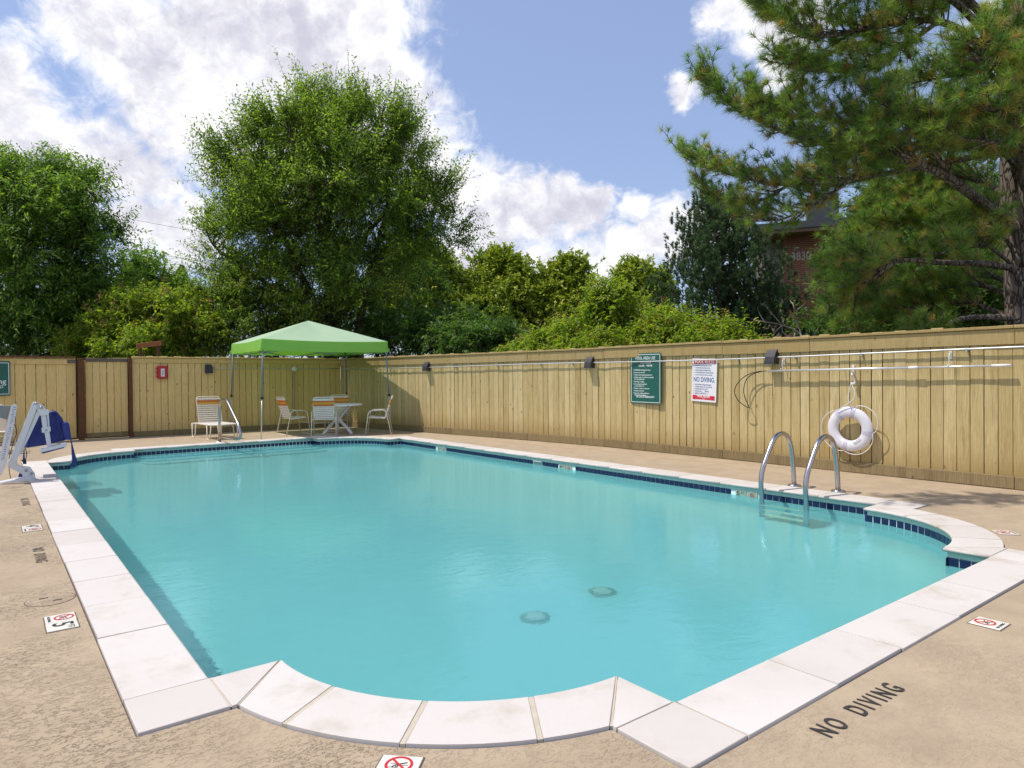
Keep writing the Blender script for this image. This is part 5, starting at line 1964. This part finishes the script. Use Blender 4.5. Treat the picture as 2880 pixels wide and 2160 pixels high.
# -- dark locust understory below the elm
rg4 = np.random.default_rng(14)
b = wp(1000, 1150, 22)
t = shrub('dark feathery understory tree between the canopy and the right fence', [lobe(860, 900, 23, 120, 70, 1), lobe(1000, 880, 23.5, 120, 80, 1.1), lobe(1120, 920, 22, 110, 60, 1), lobe(1240, 930, 20.5, 100, 50, .9), lobe(1000, 960, 22.5, 150, 50, 1), lobe(1340, 960, 18, 80, 30, .7), lobe(1150, 800, 25, 110, 70, .6), lobe(800, 960, 23, 80, 60, .6)],
          60000, 0.12, (b.x, b.y), rg4, None, mat='locust_leaf', cat='tree', name='locust_tree', per=12)
b = wp(1330, 1150, 18.8)
shrub('dark green drooping shrub overhanging the right fence near its far end', [lobe(1290, 945, 19.2, 80, 38, 1), lobe(1390, 955, 18.2, 70, 32, 1), lobe(1190, 950, 20.7, 70, 42, .8), lobe(1330, 915, 19.2, 45, 25, .3)],
      17000, 0.12, (b.x + .6, b.y + .3), rg4, None, mat='locust_leaf', per=12)
b = wp(30, 1150, 25.8)
shrub('very dark hedge under the left tree behind the fence', [lobe(0, 930, 25.7, 160, 90, 1), lobe(180, 930, 25.7, 140, 90, 1), lobe(320, 930, 25.7, 100, 70, 1), lobe(-140, 900, 25.2, 120, 110, .6)],
      30000, 0.16, (b.x, b.y), rg4, None, mat='locust_leaf', per=12, name='hedge', cat='hedge')

# -- distant trees at left gap
rg5 = np.random.default_rng(15)


def simple_tree(label, lobes, n, leaf, mat, rg, base, grp=None, name='leafy_tree', **kw):
    t = empty(name, label=label, cat='tree', group=grp)
    top = max(l[2] for l in lobes)
    sk = limbs(t, [([Vector((base[0], base[1], -0.1)), Vector((base[0], base[1], top * 0.5)), Vector((base[0] + .1, base[1], top * 0.95))], 0.16, 0.04)], name='trunk')
    args = dict(clump=0.5, twig=0.45, per=8, spread=0.6, up=0.5, br_r=0.03)
    args.update(kw)
    crown(t, lobes, n, leaf, 0.55, mat, rg, trunk=sk, **args)
    return t


b = wp(430, 1100, 32)
simple_tree('small mid green tree seen in the gap between the left tree and the elm', [lobe(420, 790, 32, 70, 60, 1), lobe(380, 850, 32, 70, 60, 1), lobe(470, 840, 32, 60, 60, 1), lobe(430, 920, 32, 120, 70, 1), lobe(300, 880, 32, 80, 60, .6)], 22000, 0.17, 'left_leaf', rg5, (b.x, b.y))

# -- rounded lindens in the middle distance
LD_ = [('rounded yellow-green tree just right of the elm crown', [lobe(1170, 790, 33, 110, 90, 1.3), lobe(1150, 720, 33, 60, 50, .6), lobe(1240, 800, 33, 60, 70, .8), lobe(1130, 870, 32, 120, 80, 1.2), lobe(1260, 880, 32, 70, 70, .7)], 1180, 33, 30000),
       ('pointed yellow-green tree with the tallest dome between elm and pines', [lobe(1405, 755, 34, 42, 45, .8), lobe(1440, 800, 34, 60, 60, 1), lobe(1360, 800, 34, 50, 60, .9), lobe(1400, 860, 33.5, 95, 70, 1.4), lobe(1470, 870, 33.5, 55, 60, .8), lobe(1400, 930, 33, 110, 50, 1), lobe(1335, 880, 33.5, 40, 60, .5)], 1400, 34, 42000),
       ('narrower yellow-green tree with a lumpy top left of the peaked shrub', [lobe(1600, 775, 34, 42, 38, .8), lobe(1560, 810, 34, 45, 45, .8), lobe(1615, 830, 34, 38, 50, .7), lobe(1530, 850, 33.5, 50, 50, .8), lobe(1585, 890, 33.5, 70, 60, 1.1), lobe(1600, 950, 33, 80, 50, .8)], 1585, 34, 32000),
       ('small rounded yellow-green tree beside the blue-green pine', [lobe(1790, 790, 34, 50, 45, 1), lobe(1770, 840, 34, 60, 55, 1), lobe(1840, 820, 34, 45, 50, .8), lobe(1800, 900, 33.5, 80, 60, 1)], 1795, 34, 24000)]
for k, (lab, lb, px, dd, n) in enumerate(LD_):
    b = wp(px, 1100, dd)
    simple_tree(lab, lb, n, 0.20, 'linden_leaf', rg5, (b.x, b.y), grp='rounded yellow-green trees in the middle distance', name='linden_tree', tpc=10, clump=0.40, twig=0.28, inner=0.72)

# -- broadleaf greenery behind the big pine
rg6 = np.random.default_rng(16)
b = wp(2600, 1150, 15.5)
simple_tree('dark broadleaf tree filling the space behind the big pine trunk', [lobe(2480, 880, 15.5, 130, 70, 1), lobe(2640, 860, 15.5, 130, 90, 1), lobe(2780, 820, 15.5, 110, 110, 1), lobe(2560, 760, 16.5, 150, 90, 1), lobe(2700, 640, 17, 150, 130, 1.1), lobe(2560, 560, 18, 120, 60, .6), lobe(2860, 760, 16, 80, 180, .6), lobe(2520, 640, 17.5, 110, 70, .6), lobe(2380, 930, 14.8, 90, 35, .5), lobe(2400, 830, 15.5, 45, 55, .4), lobe(2410, 740, 16, 45, 50, .4)],
            52000, 0.11, 'locust_leaf', rg6, (b.x, b.y), clump=0.4, twig=0.4)


# ------------------------------------------------------------------ pines
def tufts(name, P, D, n_needle, length, width, mat, rg, parent, vary0, spread=(18, 78)):
    """bundles of needles fanning out of each point"""
    n = len(P)
    D = unit(D)
    A = unit(np.cross(D, rg.normal(size=(n, 3))))
    B = np.cross(D, A)
    T = np.repeat(np.arange(n), n_needle)
    m = len(T)
    an = np.radians(spread[0] + (spread[1] - spread[0]) * rg.random(m) ** 0.8)
    ph = rg.random(m) * 2 * np.pi
    d = D[T] * np.cos(an)[:, None] + (A[T] * np.cos(ph)[:, None] + B[T] * np.sin(ph)[:, None]) * np.sin(an)[:, None]
    L = length * (0.7 + 0.45 * rg.random(m))
    base = P[T] - D[T] * (rg.random(m) * length * 0.45)[:, None]
    s = unit(np.cross(d, rg.normal(size=(m, 3)))) * width * 0.5
    V = np.stack([base - s, base + s, base + d * L[:, None] + np.array([0, 0, -0.08]) * (L ** 2)[:, None] * 3], 1).reshape(-1, 3)
    F = np.arange(m * 3, dtype=np.int32).reshape(-1, 3)
    va = np.clip(vary0[T] + 0.10 * rg.normal(size=m), 0, 1)
    return fast_mesh(name, V, F, mat, parent, np.repeat(va, 3))


def pine_limb(root, pts, r0, r1, foliage_from, n_sub0, sub_len, rg, TP, TD, TV, mat='pine_bark', rise=0.35, env=1.0, brown=0.12):
    n_sub = int(n_sub0 * 1.75)
    P = smooth_path(pts, 6)
    n = len(P)
    MB().tube(P, [r0 + (r1 - r0) * (i / (n - 1)) ** 0.8 for i in range(n)], 10).build('limb', mat, root)
    tw = MB()
    for k in range(n_sub):
        f = foliage_from + (1 - foliage_from) * (k + rg.random()) / n_sub
        x = f * (n - 1)
        i = min(int(x), n - 2)
        p = P[i].lerp(P[i + 1], x - i)
        fw = (P[i + 1] - P[i]).normalized()
        sd = fw.cross(Vector((0, 0, 1)))
        sd = sd.normalized() if sd.length > .1 else Vector((1, 0, 0))
        side = (1 if k % 2 else -1) * rg.uniform(0.3, 1.0)
        dr = (fw * rg.uniform(0.4, 1.0) + sd * side + Vector((0, 0, 1)) * rg.uniform(-0.25, 0.85) * env).normalized()
        ln = sub_len * rg.uniform(0.45, 1.1) * (1.15 - 0.5 * f)
        up_ = Vector((0, 0, rise))
        q = [p, p + dr * ln * 0.5, p + dr * ln + up_ * ln * 0.5]
        Q = smooth_path(q, 4)
        tw.tube(Q, [0.013 - 0.0085 * j / (len(Q) - 1) for j in range(len(Q))], 4, caps=False)
        shade = rg.random()
        m = max(3, int(ln / 0.085))
        for j in range(m):
            g_ = 0.25 + 0.75 * (j + 1) / m
            y = g_ * (len(Q) - 1)
            a = min(int(y), len(Q) - 2)
            c = Q[a].lerp(Q[a + 1], y - a)
            d = (Q[a + 1] - Q[a]).normalized()
            off = Vector(rg.normal(size=3)) * 0.07
            if rg.random() < 0.55:
                # short side shoot carrying the tuft
                s2 = (d + Vector(rg.normal(size=3)) * 0.8 + Vector((0, 0, 0.35))).normalized() * rg.uniform(0.06, 0.20)
                tw.tube([c, c + s2], [0.005, 0.0035], 3, caps=False)
                c2, d2 = c + s2, (s2.normalized() + d * .3)
            else:
                c2, d2 = c + off * 0.4, d
            TP.append(c2)
            TD.append(d2)
            v = 0.18 + 0.34 * shade + 0.12 * rg.normal()
            if g_ < 0.55 and rg.random() < brown * 3:
                v = rg.uniform(0.68, 1.0)
            elif rg.random() < brown * 0.35:
                v = rg.uniform(0.65, 0.95)
            TV.append(min(max(v, 0), 1))
    tw.build('twig', mat, root)


rg7 = np.random.default_rng(17)
pine = empty('pine_tree', label='large long-needled pine at the right edge, trunk behind the fence and limbs reaching left', cat='tree')
TPt, TDt, TVt = [], [], []
tk = [Vector((12.75, 3.35, -0.1)), wp(2872, 930, 10.5), wp(2862, 700, 10.5), wp(2848, 500, 10.5), wp(2850, 300, 10.5), wp(2858, 60, 10.5), wp(2850, -300, 10.5), wp(2850, -700, 10.6)]
tk[0] = Vector((tk[1].x + .03, tk[1].y, -0.1))
P = smooth_path(tk, 6)
MB().tube(P, [0.23 - 0.15 * i / (len(P) - 1) for i in range(len(P))], 20).build('trunk', 'pine_bark', pine)
P2 = smooth_path([wp(2868, 760, 10.45), wp(2885, 560, 10.2), wp(2890, 300, 10.1), wp(2880, 0, 10.1), wp(2870, -300, 10.1)], 5)
MB().tube(P2, [0.13 - 0.07 * i / (len(P2) - 1) for i in range(len(P2))], 14).build('second_stem', 'pine_bark', pine)


def clear_fence(p):
    """keep the limbs on the far side of the sun's rays that reach the fence"""
    v = p - EYE
    for _ in range(40):
        if (EYE + v).x > 10.45 - 0.43 * ((EYE + v).z - 2.0):
            break
        v = v * 1.015
    return EYE + v


def PL(pts, *a, **k):
    if k.pop('clear', True):
        pts = [clear_fence(p) for p in pts]
    pine_limb(pine, pts, *a, rg=rg7, TP=TPt, TD=TDt, TV=TVt, **k)



# bright middle limb
PL([wp(2862, 650, 10.4), wp(2770, 575, 9.8), wp(2640, 485, 9.0), wp(2540, 450, 8.7), wp(2400, 420, 8.6), wp(2240, 385, 8.6), wp(2080, 310, 8.9), wp(1975, 225, 9.2)], 0.085, 0.012, 0.42, 64, 0.78, rise=0.45)
PL([wp(2540, 450, 8.7), wp(2430, 360, 8.3), wp(2300, 330, 8.2), wp(2180, 320, 8.4), wp(2110, 260, 8.6)], 0.04, 0.01, 0.05, 40, 0.66, rise=0.5)
PL([wp(2700, 530, 9.4), wp(2620, 420, 8.6), wp(2540, 330, 8.2), wp(2440, 260, 8.1)], 0.04, 0.01, 0.12, 34, 0.6, rise=0.6)
PL([wp(2640, 485, 9.0), wp(2560, 440, 8.2), wp(2450, 430, 7.8), wp(2350, 440, 7.7)], 0.035, 0.01, 0.15, 30, 0.55, rise=0.1)
# second limb, left and lower
PL([wp(2850, 420, 10.4), wp(2740, 440, 10.0), wp(2600, 470, 9.6), wp(2400, 500, 9.5), wp(2220, 520, 9.6), wp(2050, 490, 9.9), wp(1925, 435, 10.1)], 0.06, 0.01, 0.38, 60, 0.68, rise=0.4, brown=0.16)
PL([wp(2220, 520, 9.6), wp(2120, 570, 9.8), wp(2020, 560, 10), wp(1960, 500, 10.1)], 0.025, 0.008, 0.05, 22, 0.5, rise=0.2, brown=0.22)
PL([wp(2400, 500, 9.5), wp(2300, 570, 9.6), wp(2180, 620, 9.8), wp(2080, 600, 9.9)], 0.03, 0.008, 0.1, 26, 0.55, rise=0.1, brown=0.25)
# dark upper limbs
PL([wp(2856, 260, 10.4), wp(2760, 130, 9.9), wp(2640, 60, 9.4), wp(2480, 70, 9.1), wp(2320, 100, 9.0), wp(2200, 60, 9.0), wp(2130, 20, 9.0)], 0.07, 0.012, 0.3, 60, 0.72, rise=0.2)
PL([wp(2640, 60, 9.4), wp(2540, 130, 9.2), wp(2420, 190, 9.1), wp(2300, 200, 9.0), wp(2200, 170, 9.0)], 0.035, 0.01, 0.12, 44, 0.6, rise=0.1)
PL([wp(2540, 130, 9.2), wp(2420, 120, 9.8), wp(2280, 180, 10.2), wp(2250, 250, 10.3)], 0.03, 0.01, 0.1, 24, 0.55, rise=0.0)
PL([wp(2856, 100, 10.3), wp(2740, 20, 9.6), wp(2600, -40, 9.0), wp(2400, -40, 8.6), wp(2230, -20, 8.6)], 0.06, 0.012, 0.3, 50, 0.7, rise=0.1)
PL([wp(2856, 180, 10.4), wp(2760, 200, 10.8), wp(2640, 220, 11.2), wp(2520, 240, 11.4)], 0.04, 0.01, 0.2, 34, 0.7, rise=0.2)
# fill behind, shaded side
PL([wp(2860, 560, 10.7), wp(2720, 500, 11.6), wp(2560, 470, 12.2), wp(2400, 470, 12.5), wp(2280, 500, 12.5)], 0.05, 0.012, 0.12, 48, 0.8, rise=0.1)
PL([wp(2860, 640, 10.9), wp(2740, 600, 12.0), wp(2600, 540, 12.8), wp(2480, 530, 13.2)], 0.05, 0.012, 0.12, 44, 0.85, rise=0.1)
PL([wp(2860, 380, 10.9), wp(2740, 350, 12.0), wp(2600, 330, 12.6), wp(2460, 330, 12.8)], 0.05, 0.012, 0.12, 40, 0.8, rise=0.1)
PL([wp(2862, 800, 10.8), wp(2740, 760, 12.4), wp(2600, 720, 13.0), wp(2470, 740, 13.2), wp(2400, 790, 13.2)], 0.05, 0.012, 0.1, 44, 0.85, rise=0.1)
# near right clumps
PL([wp(2862, 300, 10.3), wp(2850, 200, 9.9), wp(2820, 120, 9.7), wp(2790, 60, 9.6)], 0.04, 0.012, 0.15, 24, 0.5, rise=0.4)
PL([wp(2862, 430, 10.3), wp(2880, 330, 9.9), wp(2890, 220, 9.7), wp(2860, 130, 9.6)], 0.04, 0.012, 0.15, 26, 0.5, rise=0.4)
PL([wp(2862, 480, 10.3), wp(2820, 430, 9.8), wp(2760, 400, 9.6), wp(2690, 400, 9.5)], 0.04, 0.012, 0.2, 26, 0.5, rise=0.4)
PL([wp(2858, 380, 10.2), wp(2830, 260, 9.0), wp(2770, 190, 8.2), wp(2745, 120, 7.9)], 0.045, 0.012, 0.3, 30, 0.52, rise=0.5)
PL([wp(2860, 420, 10.2), wp(2850, 350, 8.8), wp(2800, 310, 7.9), wp(2720, 290, 7.6)], 0.045, 0.012, 0.3, 32, 0.52, rise=0.3)
PL([wp(2862, 470, 10.2), wp(2860, 420, 9.0), wp(2800, 400, 8.2), wp(2700, 390, 7.9), wp(2620, 370, 7.8)], 0.04, 0.012, 0.25, 34, 0.5, rise=0.3)
PL([wp(2862, 500, 10.2), wp(2880, 430, 8.9), wp(2870, 330, 8.3), wp(2860, 220, 8.2)], 0.04, 0.012, 0.3, 26, 0.5, rise=0.3)
# lower limbs
PL([wp(2866, 755, 10.5), wp(2760, 742, 10.1), wp(2640, 738, 9.8), wp(2530, 735, 9.7), wp(2450, 790, 9.7), wp(2400, 840, 9.8)], 0.062, 0.012, 0.60, 34, 0.8, rise=-0.1, brown=0.2)
PL([wp(2530, 735, 9.7), wp(2460, 725, 10.2), wp(2400, 740, 10.4), wp(2360, 770, 10.6)], 0.03, 0.008, 0.2, 30, 0.62, rise=0.0)
PL([wp(2866, 895, 10.5), wp(2760, 892, 10.3), wp(2690, 900, 10.1), wp(2620, 935, 9.9), wp(2540, 950, 9.9)], 0.06, 0.012, 0.55, 18, 0.5, rise=0.0)
PL([wp(2860, 700, 10.6), wp(2740, 650, 11.2), wp(2600, 620, 11.6), wp(2480, 640, 11.8), wp(2390, 700, 11.8)], 0.05, 0.012, 0.12, 60, 0.85, rise=0.1)
PL([wp(2860, 620, 10.6), wp(2740, 560, 11.6), wp(2560, 560, 12.2), wp(2430, 590, 12.4)], 0.05, 0.012, 0.15, 44, 0.85, rise=0.1)
PL([wp(2866, 840, 10.7), wp(2740, 800, 11.6), wp(2600, 810, 12.0), wp(2450, 850, 12.0), wp(2400, 880, 12.0)], 0.05, 0.012, 0.15, 44, 0.8, rise=0.1)
PL([wp(2866, 900, 10.7), wp(2700, 850, 11.8), wp(2520, 880, 12.0), wp(2410, 930, 12.0)], 0.045, 0.012, 0.2, 34, 0.7, rise=0.1)
PL([wp(2866, 760, 10.6), wp(2790, 700, 9.9), wp(2740, 690, 9.5), wp(2680, 700, 9.3)], 0.035, 0.01, 0.3, 18, 0.5, rise=0.4)
PL([wp(2866, 720, 10.6), wp(2800, 640, 10.2), wp(2760, 610, 10.0), wp(2720, 600, 9.9)], 0.035, 0.01, 0.3, 16, 0.5, rise=0.4)
# crown above the frame, over the pool corner: it throws the shade on the deck
PL([Vector((12.7, 3.4, 5.6)), Vector((10.5, 3.6, 6.3)), Vector((8.0, 3.85, 6.5)), Vector((6.7, 4.3, 6.4)), Vector((5.5, 5.2, 6.1))], 0.06, 0.015, 0.76, 34, 0.62, rise=0.1, clear=False)
PL([Vector((12.7, 3.4, 5.9)), Vector((10.5, 3.6, 6.5)), Vector((8.2, 3.7, 6.7)), Vector((6.1, 3.7, 6.4))], 0.07, 0.015, 0.82, 30, 0.60, rise=0.1, clear=False)
TPn = np.array([tuple(p) for p in TPt])
TDn = np.array([tuple(d) for d in TDt])
tufts('needles', TPn, TDn, 44, 0.155, 0.0058, 'pine_needle', rg7, pine, np.array(TVt))
print('pine tufts', len(TPn))
# a few cones
cm = None
for k in range(22):
    p = TPn[int(rg7.integers(0, len(TPn)))]
    if cm is None:
        o = MB().lathe([(0.0, -0.04), (0.018, -0.032), (0.028, -0.01), (0.022, 0.015), (0.0, 0.035)], 9).build('pine_cone', 'brown_wood', pine)
        cm = o.data
    else:
        o = link('pine_cone', cm, pine)
    o.location = p

# bluish pine in the middle distance
rg8 = np.random.default_rng(18)
p2 = empty('pine_tree', label='blue-green pine with upright shoots in the middle distance, left of the brick building', cat='tree')
A, B_, C_ = [], [], []
dd = 24.0
bx = wp(2030, 1100, dd)
topz = wp(2010, 560, dd).z
P = smooth_path([Vector((bx.x, bx.y, -0.1)), Vector((bx.x, bx.y, topz * .5)), Vector(wp(2010, 600, dd))], 6)
MB().tube(P, [0.2 - 0.17 * i / (len(P) - 1) for i in range(len(P))], 12).build('trunk', 'bark', p2)
lm = MB()
for k in range(210):
    f = 0.20 + 0.80 * (k + rg8.random()) / 210
    z = topz * f
    reach = (1.02 - f) ** 0.62 * 3.3 * rg8.uniform(0.55, 1.1) + 0.25
    an = rg8.random() * 2 * math.pi
    c = P[min(int(f * (len(P) - 1)), len(P) - 1)]
    s_ = Vector((c.x, c.y, z))
    dr = Vector((math.cos(an), math.sin(an), 0))
    Q = smooth_path([s_, s_ + dr * reach * 0.55 + Vector((0, 0, 0.12 * reach)), s_ + dr * reach + Vector((0, 0, 0.45 * reach))], 4)
    lm.tube(Q, [0.03 - 0.024 * j / (len(Q) - 1) for j in range(len(Q))], 4, caps=False)
    m = int(reach * 11)
    for j in range(m):
        y = (0.25 + 0.75 * j / m) * (len(Q) - 1)
        a = min(int(y), len(Q) - 2)
        c = Q[a].lerp(Q[a + 1], y - a)
        up_ = Vector((rg8.normal() * .25, rg8.normal() * .25, 1)).normalized()
        L_ = rg8.uniform(0.1, 0.42)
        sd_ = Vector(rg8.normal(size=3)) * 0.16
        for q in range(3):
            A.append(tuple(c + sd_ + up_ * L_ * (q + 1) / 3))
            B_.append(tuple(up_ + dr * 0.25))
            C_.append(min(max(0.35 + 0.22 * rg8.normal() + 0.1 * q, 0), 1))
lm.build('branch', 'bark', p2)
tufts('needles', np.array(A), np.array(B_), 22, 0.13, 0.017, 'far_needle', rg8, p2, np.array(C_), spread=(15, 60))
print('mid pine tufts', len(A))
# dark spruce top at the far left gap
s3 = empty('spruce_tree', label='small dark spruce top between the elm and the small far tree', cat='tree')
bx = wp(515, 1100, 38)
tz = wp(515, 745, 38).z
MB().tube([Vector((bx.x, bx.y, -.1)), Vector((bx.x, bx.y, tz))], [0.18, 0.02], 8).build('trunk', 'bark', s3)
A, B_, C_ = [], [], []
for k in range(2600):
    f = rg8.random() ** 0.6
    z = tz * (0.35 + 0.65 * (1 - f) ** 1.0)
    rr = 2.1 * (1 - (z / tz)) / 0.65 * rg8.uniform(0.6, 1) + 0.05
    an = rg8.random() * 6.283
    A.append((bx.x + rr * math.cos(an), bx.y + rr * math.sin(an), z))
    B_.append((math.cos(an) * .7, math.sin(an) * .7, 0.7))
    C_.append(0.4)
tufts('needles', np.array(A), np.array(B_), 14, 0.22, 0.03, 'far_needle', rg8, s3, np.array(C_))

# -- dead bleached branches above the right fence
rg9 = np.random.default_rng(19)
dt = empty('dead_shrub', label='bare bleached branches poking above the right fence in front of the brick building', cat='shrub')
q0 = wp(2260, 1010, 11.5)
for k, (pts, r) in enumerate((([(2262, 1000), (2250, 940), (2200, 915), (2150, 905), (2120, 900)], .013), ([(2262, 1000), (2245, 960), (2215, 945), (2190, 965), (2150, 950)], .010), ([(2262, 1000), (2250, 930), (2235, 890), (2232, 860), (2222, 845)], .012), ([(2250, 930), (2240, 880), (2262, 855)], .008), ([(2200, 915), (2170, 880), (2150, 855)], .008), ([(2200, 915), (2180, 935), (2160, 975)], .008), ([(2262, 1000), (2280, 960), (2290, 940), (2300, 925)], .009), ([(2215, 945), (2200, 930), (2205, 900)], .006), ([(2150, 905), (2135, 880), (2130, 865)], .006), ([(2260, 960), (2230, 975), (2205, 960), (2190, 935)], .007), ([(2190, 965), (2205, 985), (2215, 1000)], .006))):
    P = smooth_path([wp(x, y, 11.6 + 0.15 * rg9.normal()) for x, y in pts], 4)
    MB().tube(P, [r * (1.15 - 0.75 * i / (len(P) - 1)) for i in range(len(P))], 6).build('branch', 'dead_wood', dt)

# ------------------------------------------------------------------ brick building and far small things
bd = empty('apartment_building', label='red brick apartment building with a flat overhanging roof, seen through the pines', cat='building')
c0 = wp(2206, 1000, 27.0)          # left corner of the brick bay
fxv = Vector((CF.x, CF.y, 0)).normalized()
rxv = Vector((fxv.y, -fxv.x, 0))
az_ = R(20)
wx = (rxv * math.cos(az_) - fxv * math.sin(az_)).normalized()   # runs right and nearer
wy = Vector((-wx.y, wx.x, 0))
if wy.dot(fxv) < 0:
    wy = -wy
ztop = wp(2206, 668, 27.0).z
BM = Matrix((wx, wy, Vector((0, 0, 1)))).transposed()


def wall(name, a, w_, z0, z1, m, off=0.0, th=0.3, uvs=1.0):
    o_ = Vector((c0.x, c0.y, 0)) + wx * a - wy * off
    vs = [o_ + Vector((0, 0, z0)), o_ + wx * w_ + Vector((0, 0, z0)), o_ + wx * w_ + Vector((0, 0, z1)), o_ + Vector((0, 0, z1))]
    vs += [v + wy * th for v in vs]
    mb = MB()
    mb.add(vs, [(0, 1, 2, 3), (5, 4, 7, 6), (1, 5, 6, 2), (4, 0, 3, 7), (3, 2, 6, 7), (0, 4, 5, 1)])
    o = mb.build(name, m, bd)
    uv = o.data.uv_layers.new(name='UVMap')
    for pl in o.data.polygons:
        for li in pl.loop_indices:
            v = Vector(o.data.vertices[o.data.loops[li].vertex_index].co) - o_
            uv.data[li].uv = (v.dot(wx) + v.dot(wy), v.z)
    return o


wall('brick_wall', 0, 3.2, 0, ztop, 'brick', th=6)
wall('brick_wall', 1.6, 1.7, 0, ztop - 3.4 + 0.9, 'brick', off=0.9, th=1.0)
wall('rendered_wall', -1.1, 1.1, 0, ztop, 'concrete_light', off=-0.9, th=5)
wall('brick_wall', 3.2, 9, 0, ztop, 'brick', off=-1.2, th=5)
o = wall('roof', -1.2, 13.5, ztop, ztop + 0.14, 'soffit', off=0.9, th=9)
wall('roof_edge', -1.25, 13.6, ztop + 0.14, ztop + 0.40, 'fascia_dark', off=0.95, th=9.1)
ch_ = wall('chimney', 0.9, 1.15, ztop + 0.4, ztop + 1.75, 'fascia_dark', off=-0.8, th=1.0)
for k in range(3):
    pc = Vector((c0.x, c0.y, 0)) + wx * (1.1 + 0.33 * k) + wy * 1.3
    MB().tube([Vector((pc.x, pc.y, ztop + 1.7)), Vector((pc.x, pc.y, ztop + 2.25))], 0.07, 8).build('flue', 'galv', bd)
for a, z in ((0.35, 1.9),):
    wo_ = wall('window', a, 1.1, z, z + 1.3, 'glass_dark', off=(-0.88 if a < 0 else 0.03), th=0.05)
    for dx in (0, 0.53, 1.06):
        wall('window_frame', a + dx, 0.05, z, z + 1.3, 'white_pl', off=(-0.86 if a < 0 else 0.05), th=0.06)
zt_ = ztop - 0.80
pn = Vector((c0.x, c0.y, 0)) + wx * 0.62 - wy * 0.012 + Vector((0, 0, zt_))
Mn = Matrix((wx, Vector((0, 0, 1)), -wy)).transposed().to_4x4()
text_obj('house_number', '3830', 0.46, 'concrete_light', bd, Matrix.Translation(pn) @ Mn, stretch=0.78, bold=0.006)

# brown timber frame behind the back fence
fr_ = empty('timber_frame', label='brown timber frame top sticking up behind the back fence near the red box', cat='timber frame')
MB().cbox((3.47, 20.5, 2.34), (0.62, 0.05, 0.13), 0.005, M=Matrix.Rotation(R(-9), 3, 'Y')).build('beam', 'orange_wood', fr_)
for x, zt2 in ((3.27, 2.24), (3.70, 2.34)):
    MB().cbox((x, 20.53, zt2 / 2), (0.07, 0.07, zt2), 0.004).build('post', 'brown_wood', fr_)

# power lines
for (pa, pb, lab) in (((320, 590), (620, 668), 'upper thin power line crossing the sky at left'), ((330, 676), (620, 752), 'lower thin power line crossing the sky at left')):
    a, b_ = wp(pa[0] - 500, pa[1] - 95, 34), wp(pb[0] + 260, pb[1] + 50, 34)
    pts = [a.lerp(b_, i / 16) - Vector((0, 0, 0.5 * math.sin(math.pi * i / 16))) + Vector((0, 0, 0.4)) for i in range(17)]
    tag(MB().tube(pts, 0.008, 5).build('power_line', 'black'), lab, 'power line', 'power lines in the sky')

# sunlight reaches everything under the water through its surface
for o in bpy.data.objects:
    if o.type == 'MESH' and (o in (bo, steps) or o.name.split('.')[0] in ('step_tile', 'cap', 'dome', 'rib', 'rim', 'tile', 'ceramic_tile', 'tile_row', 'tread', 'rubber_bumper')):
        o.cycles.is_caustics_receiver = True
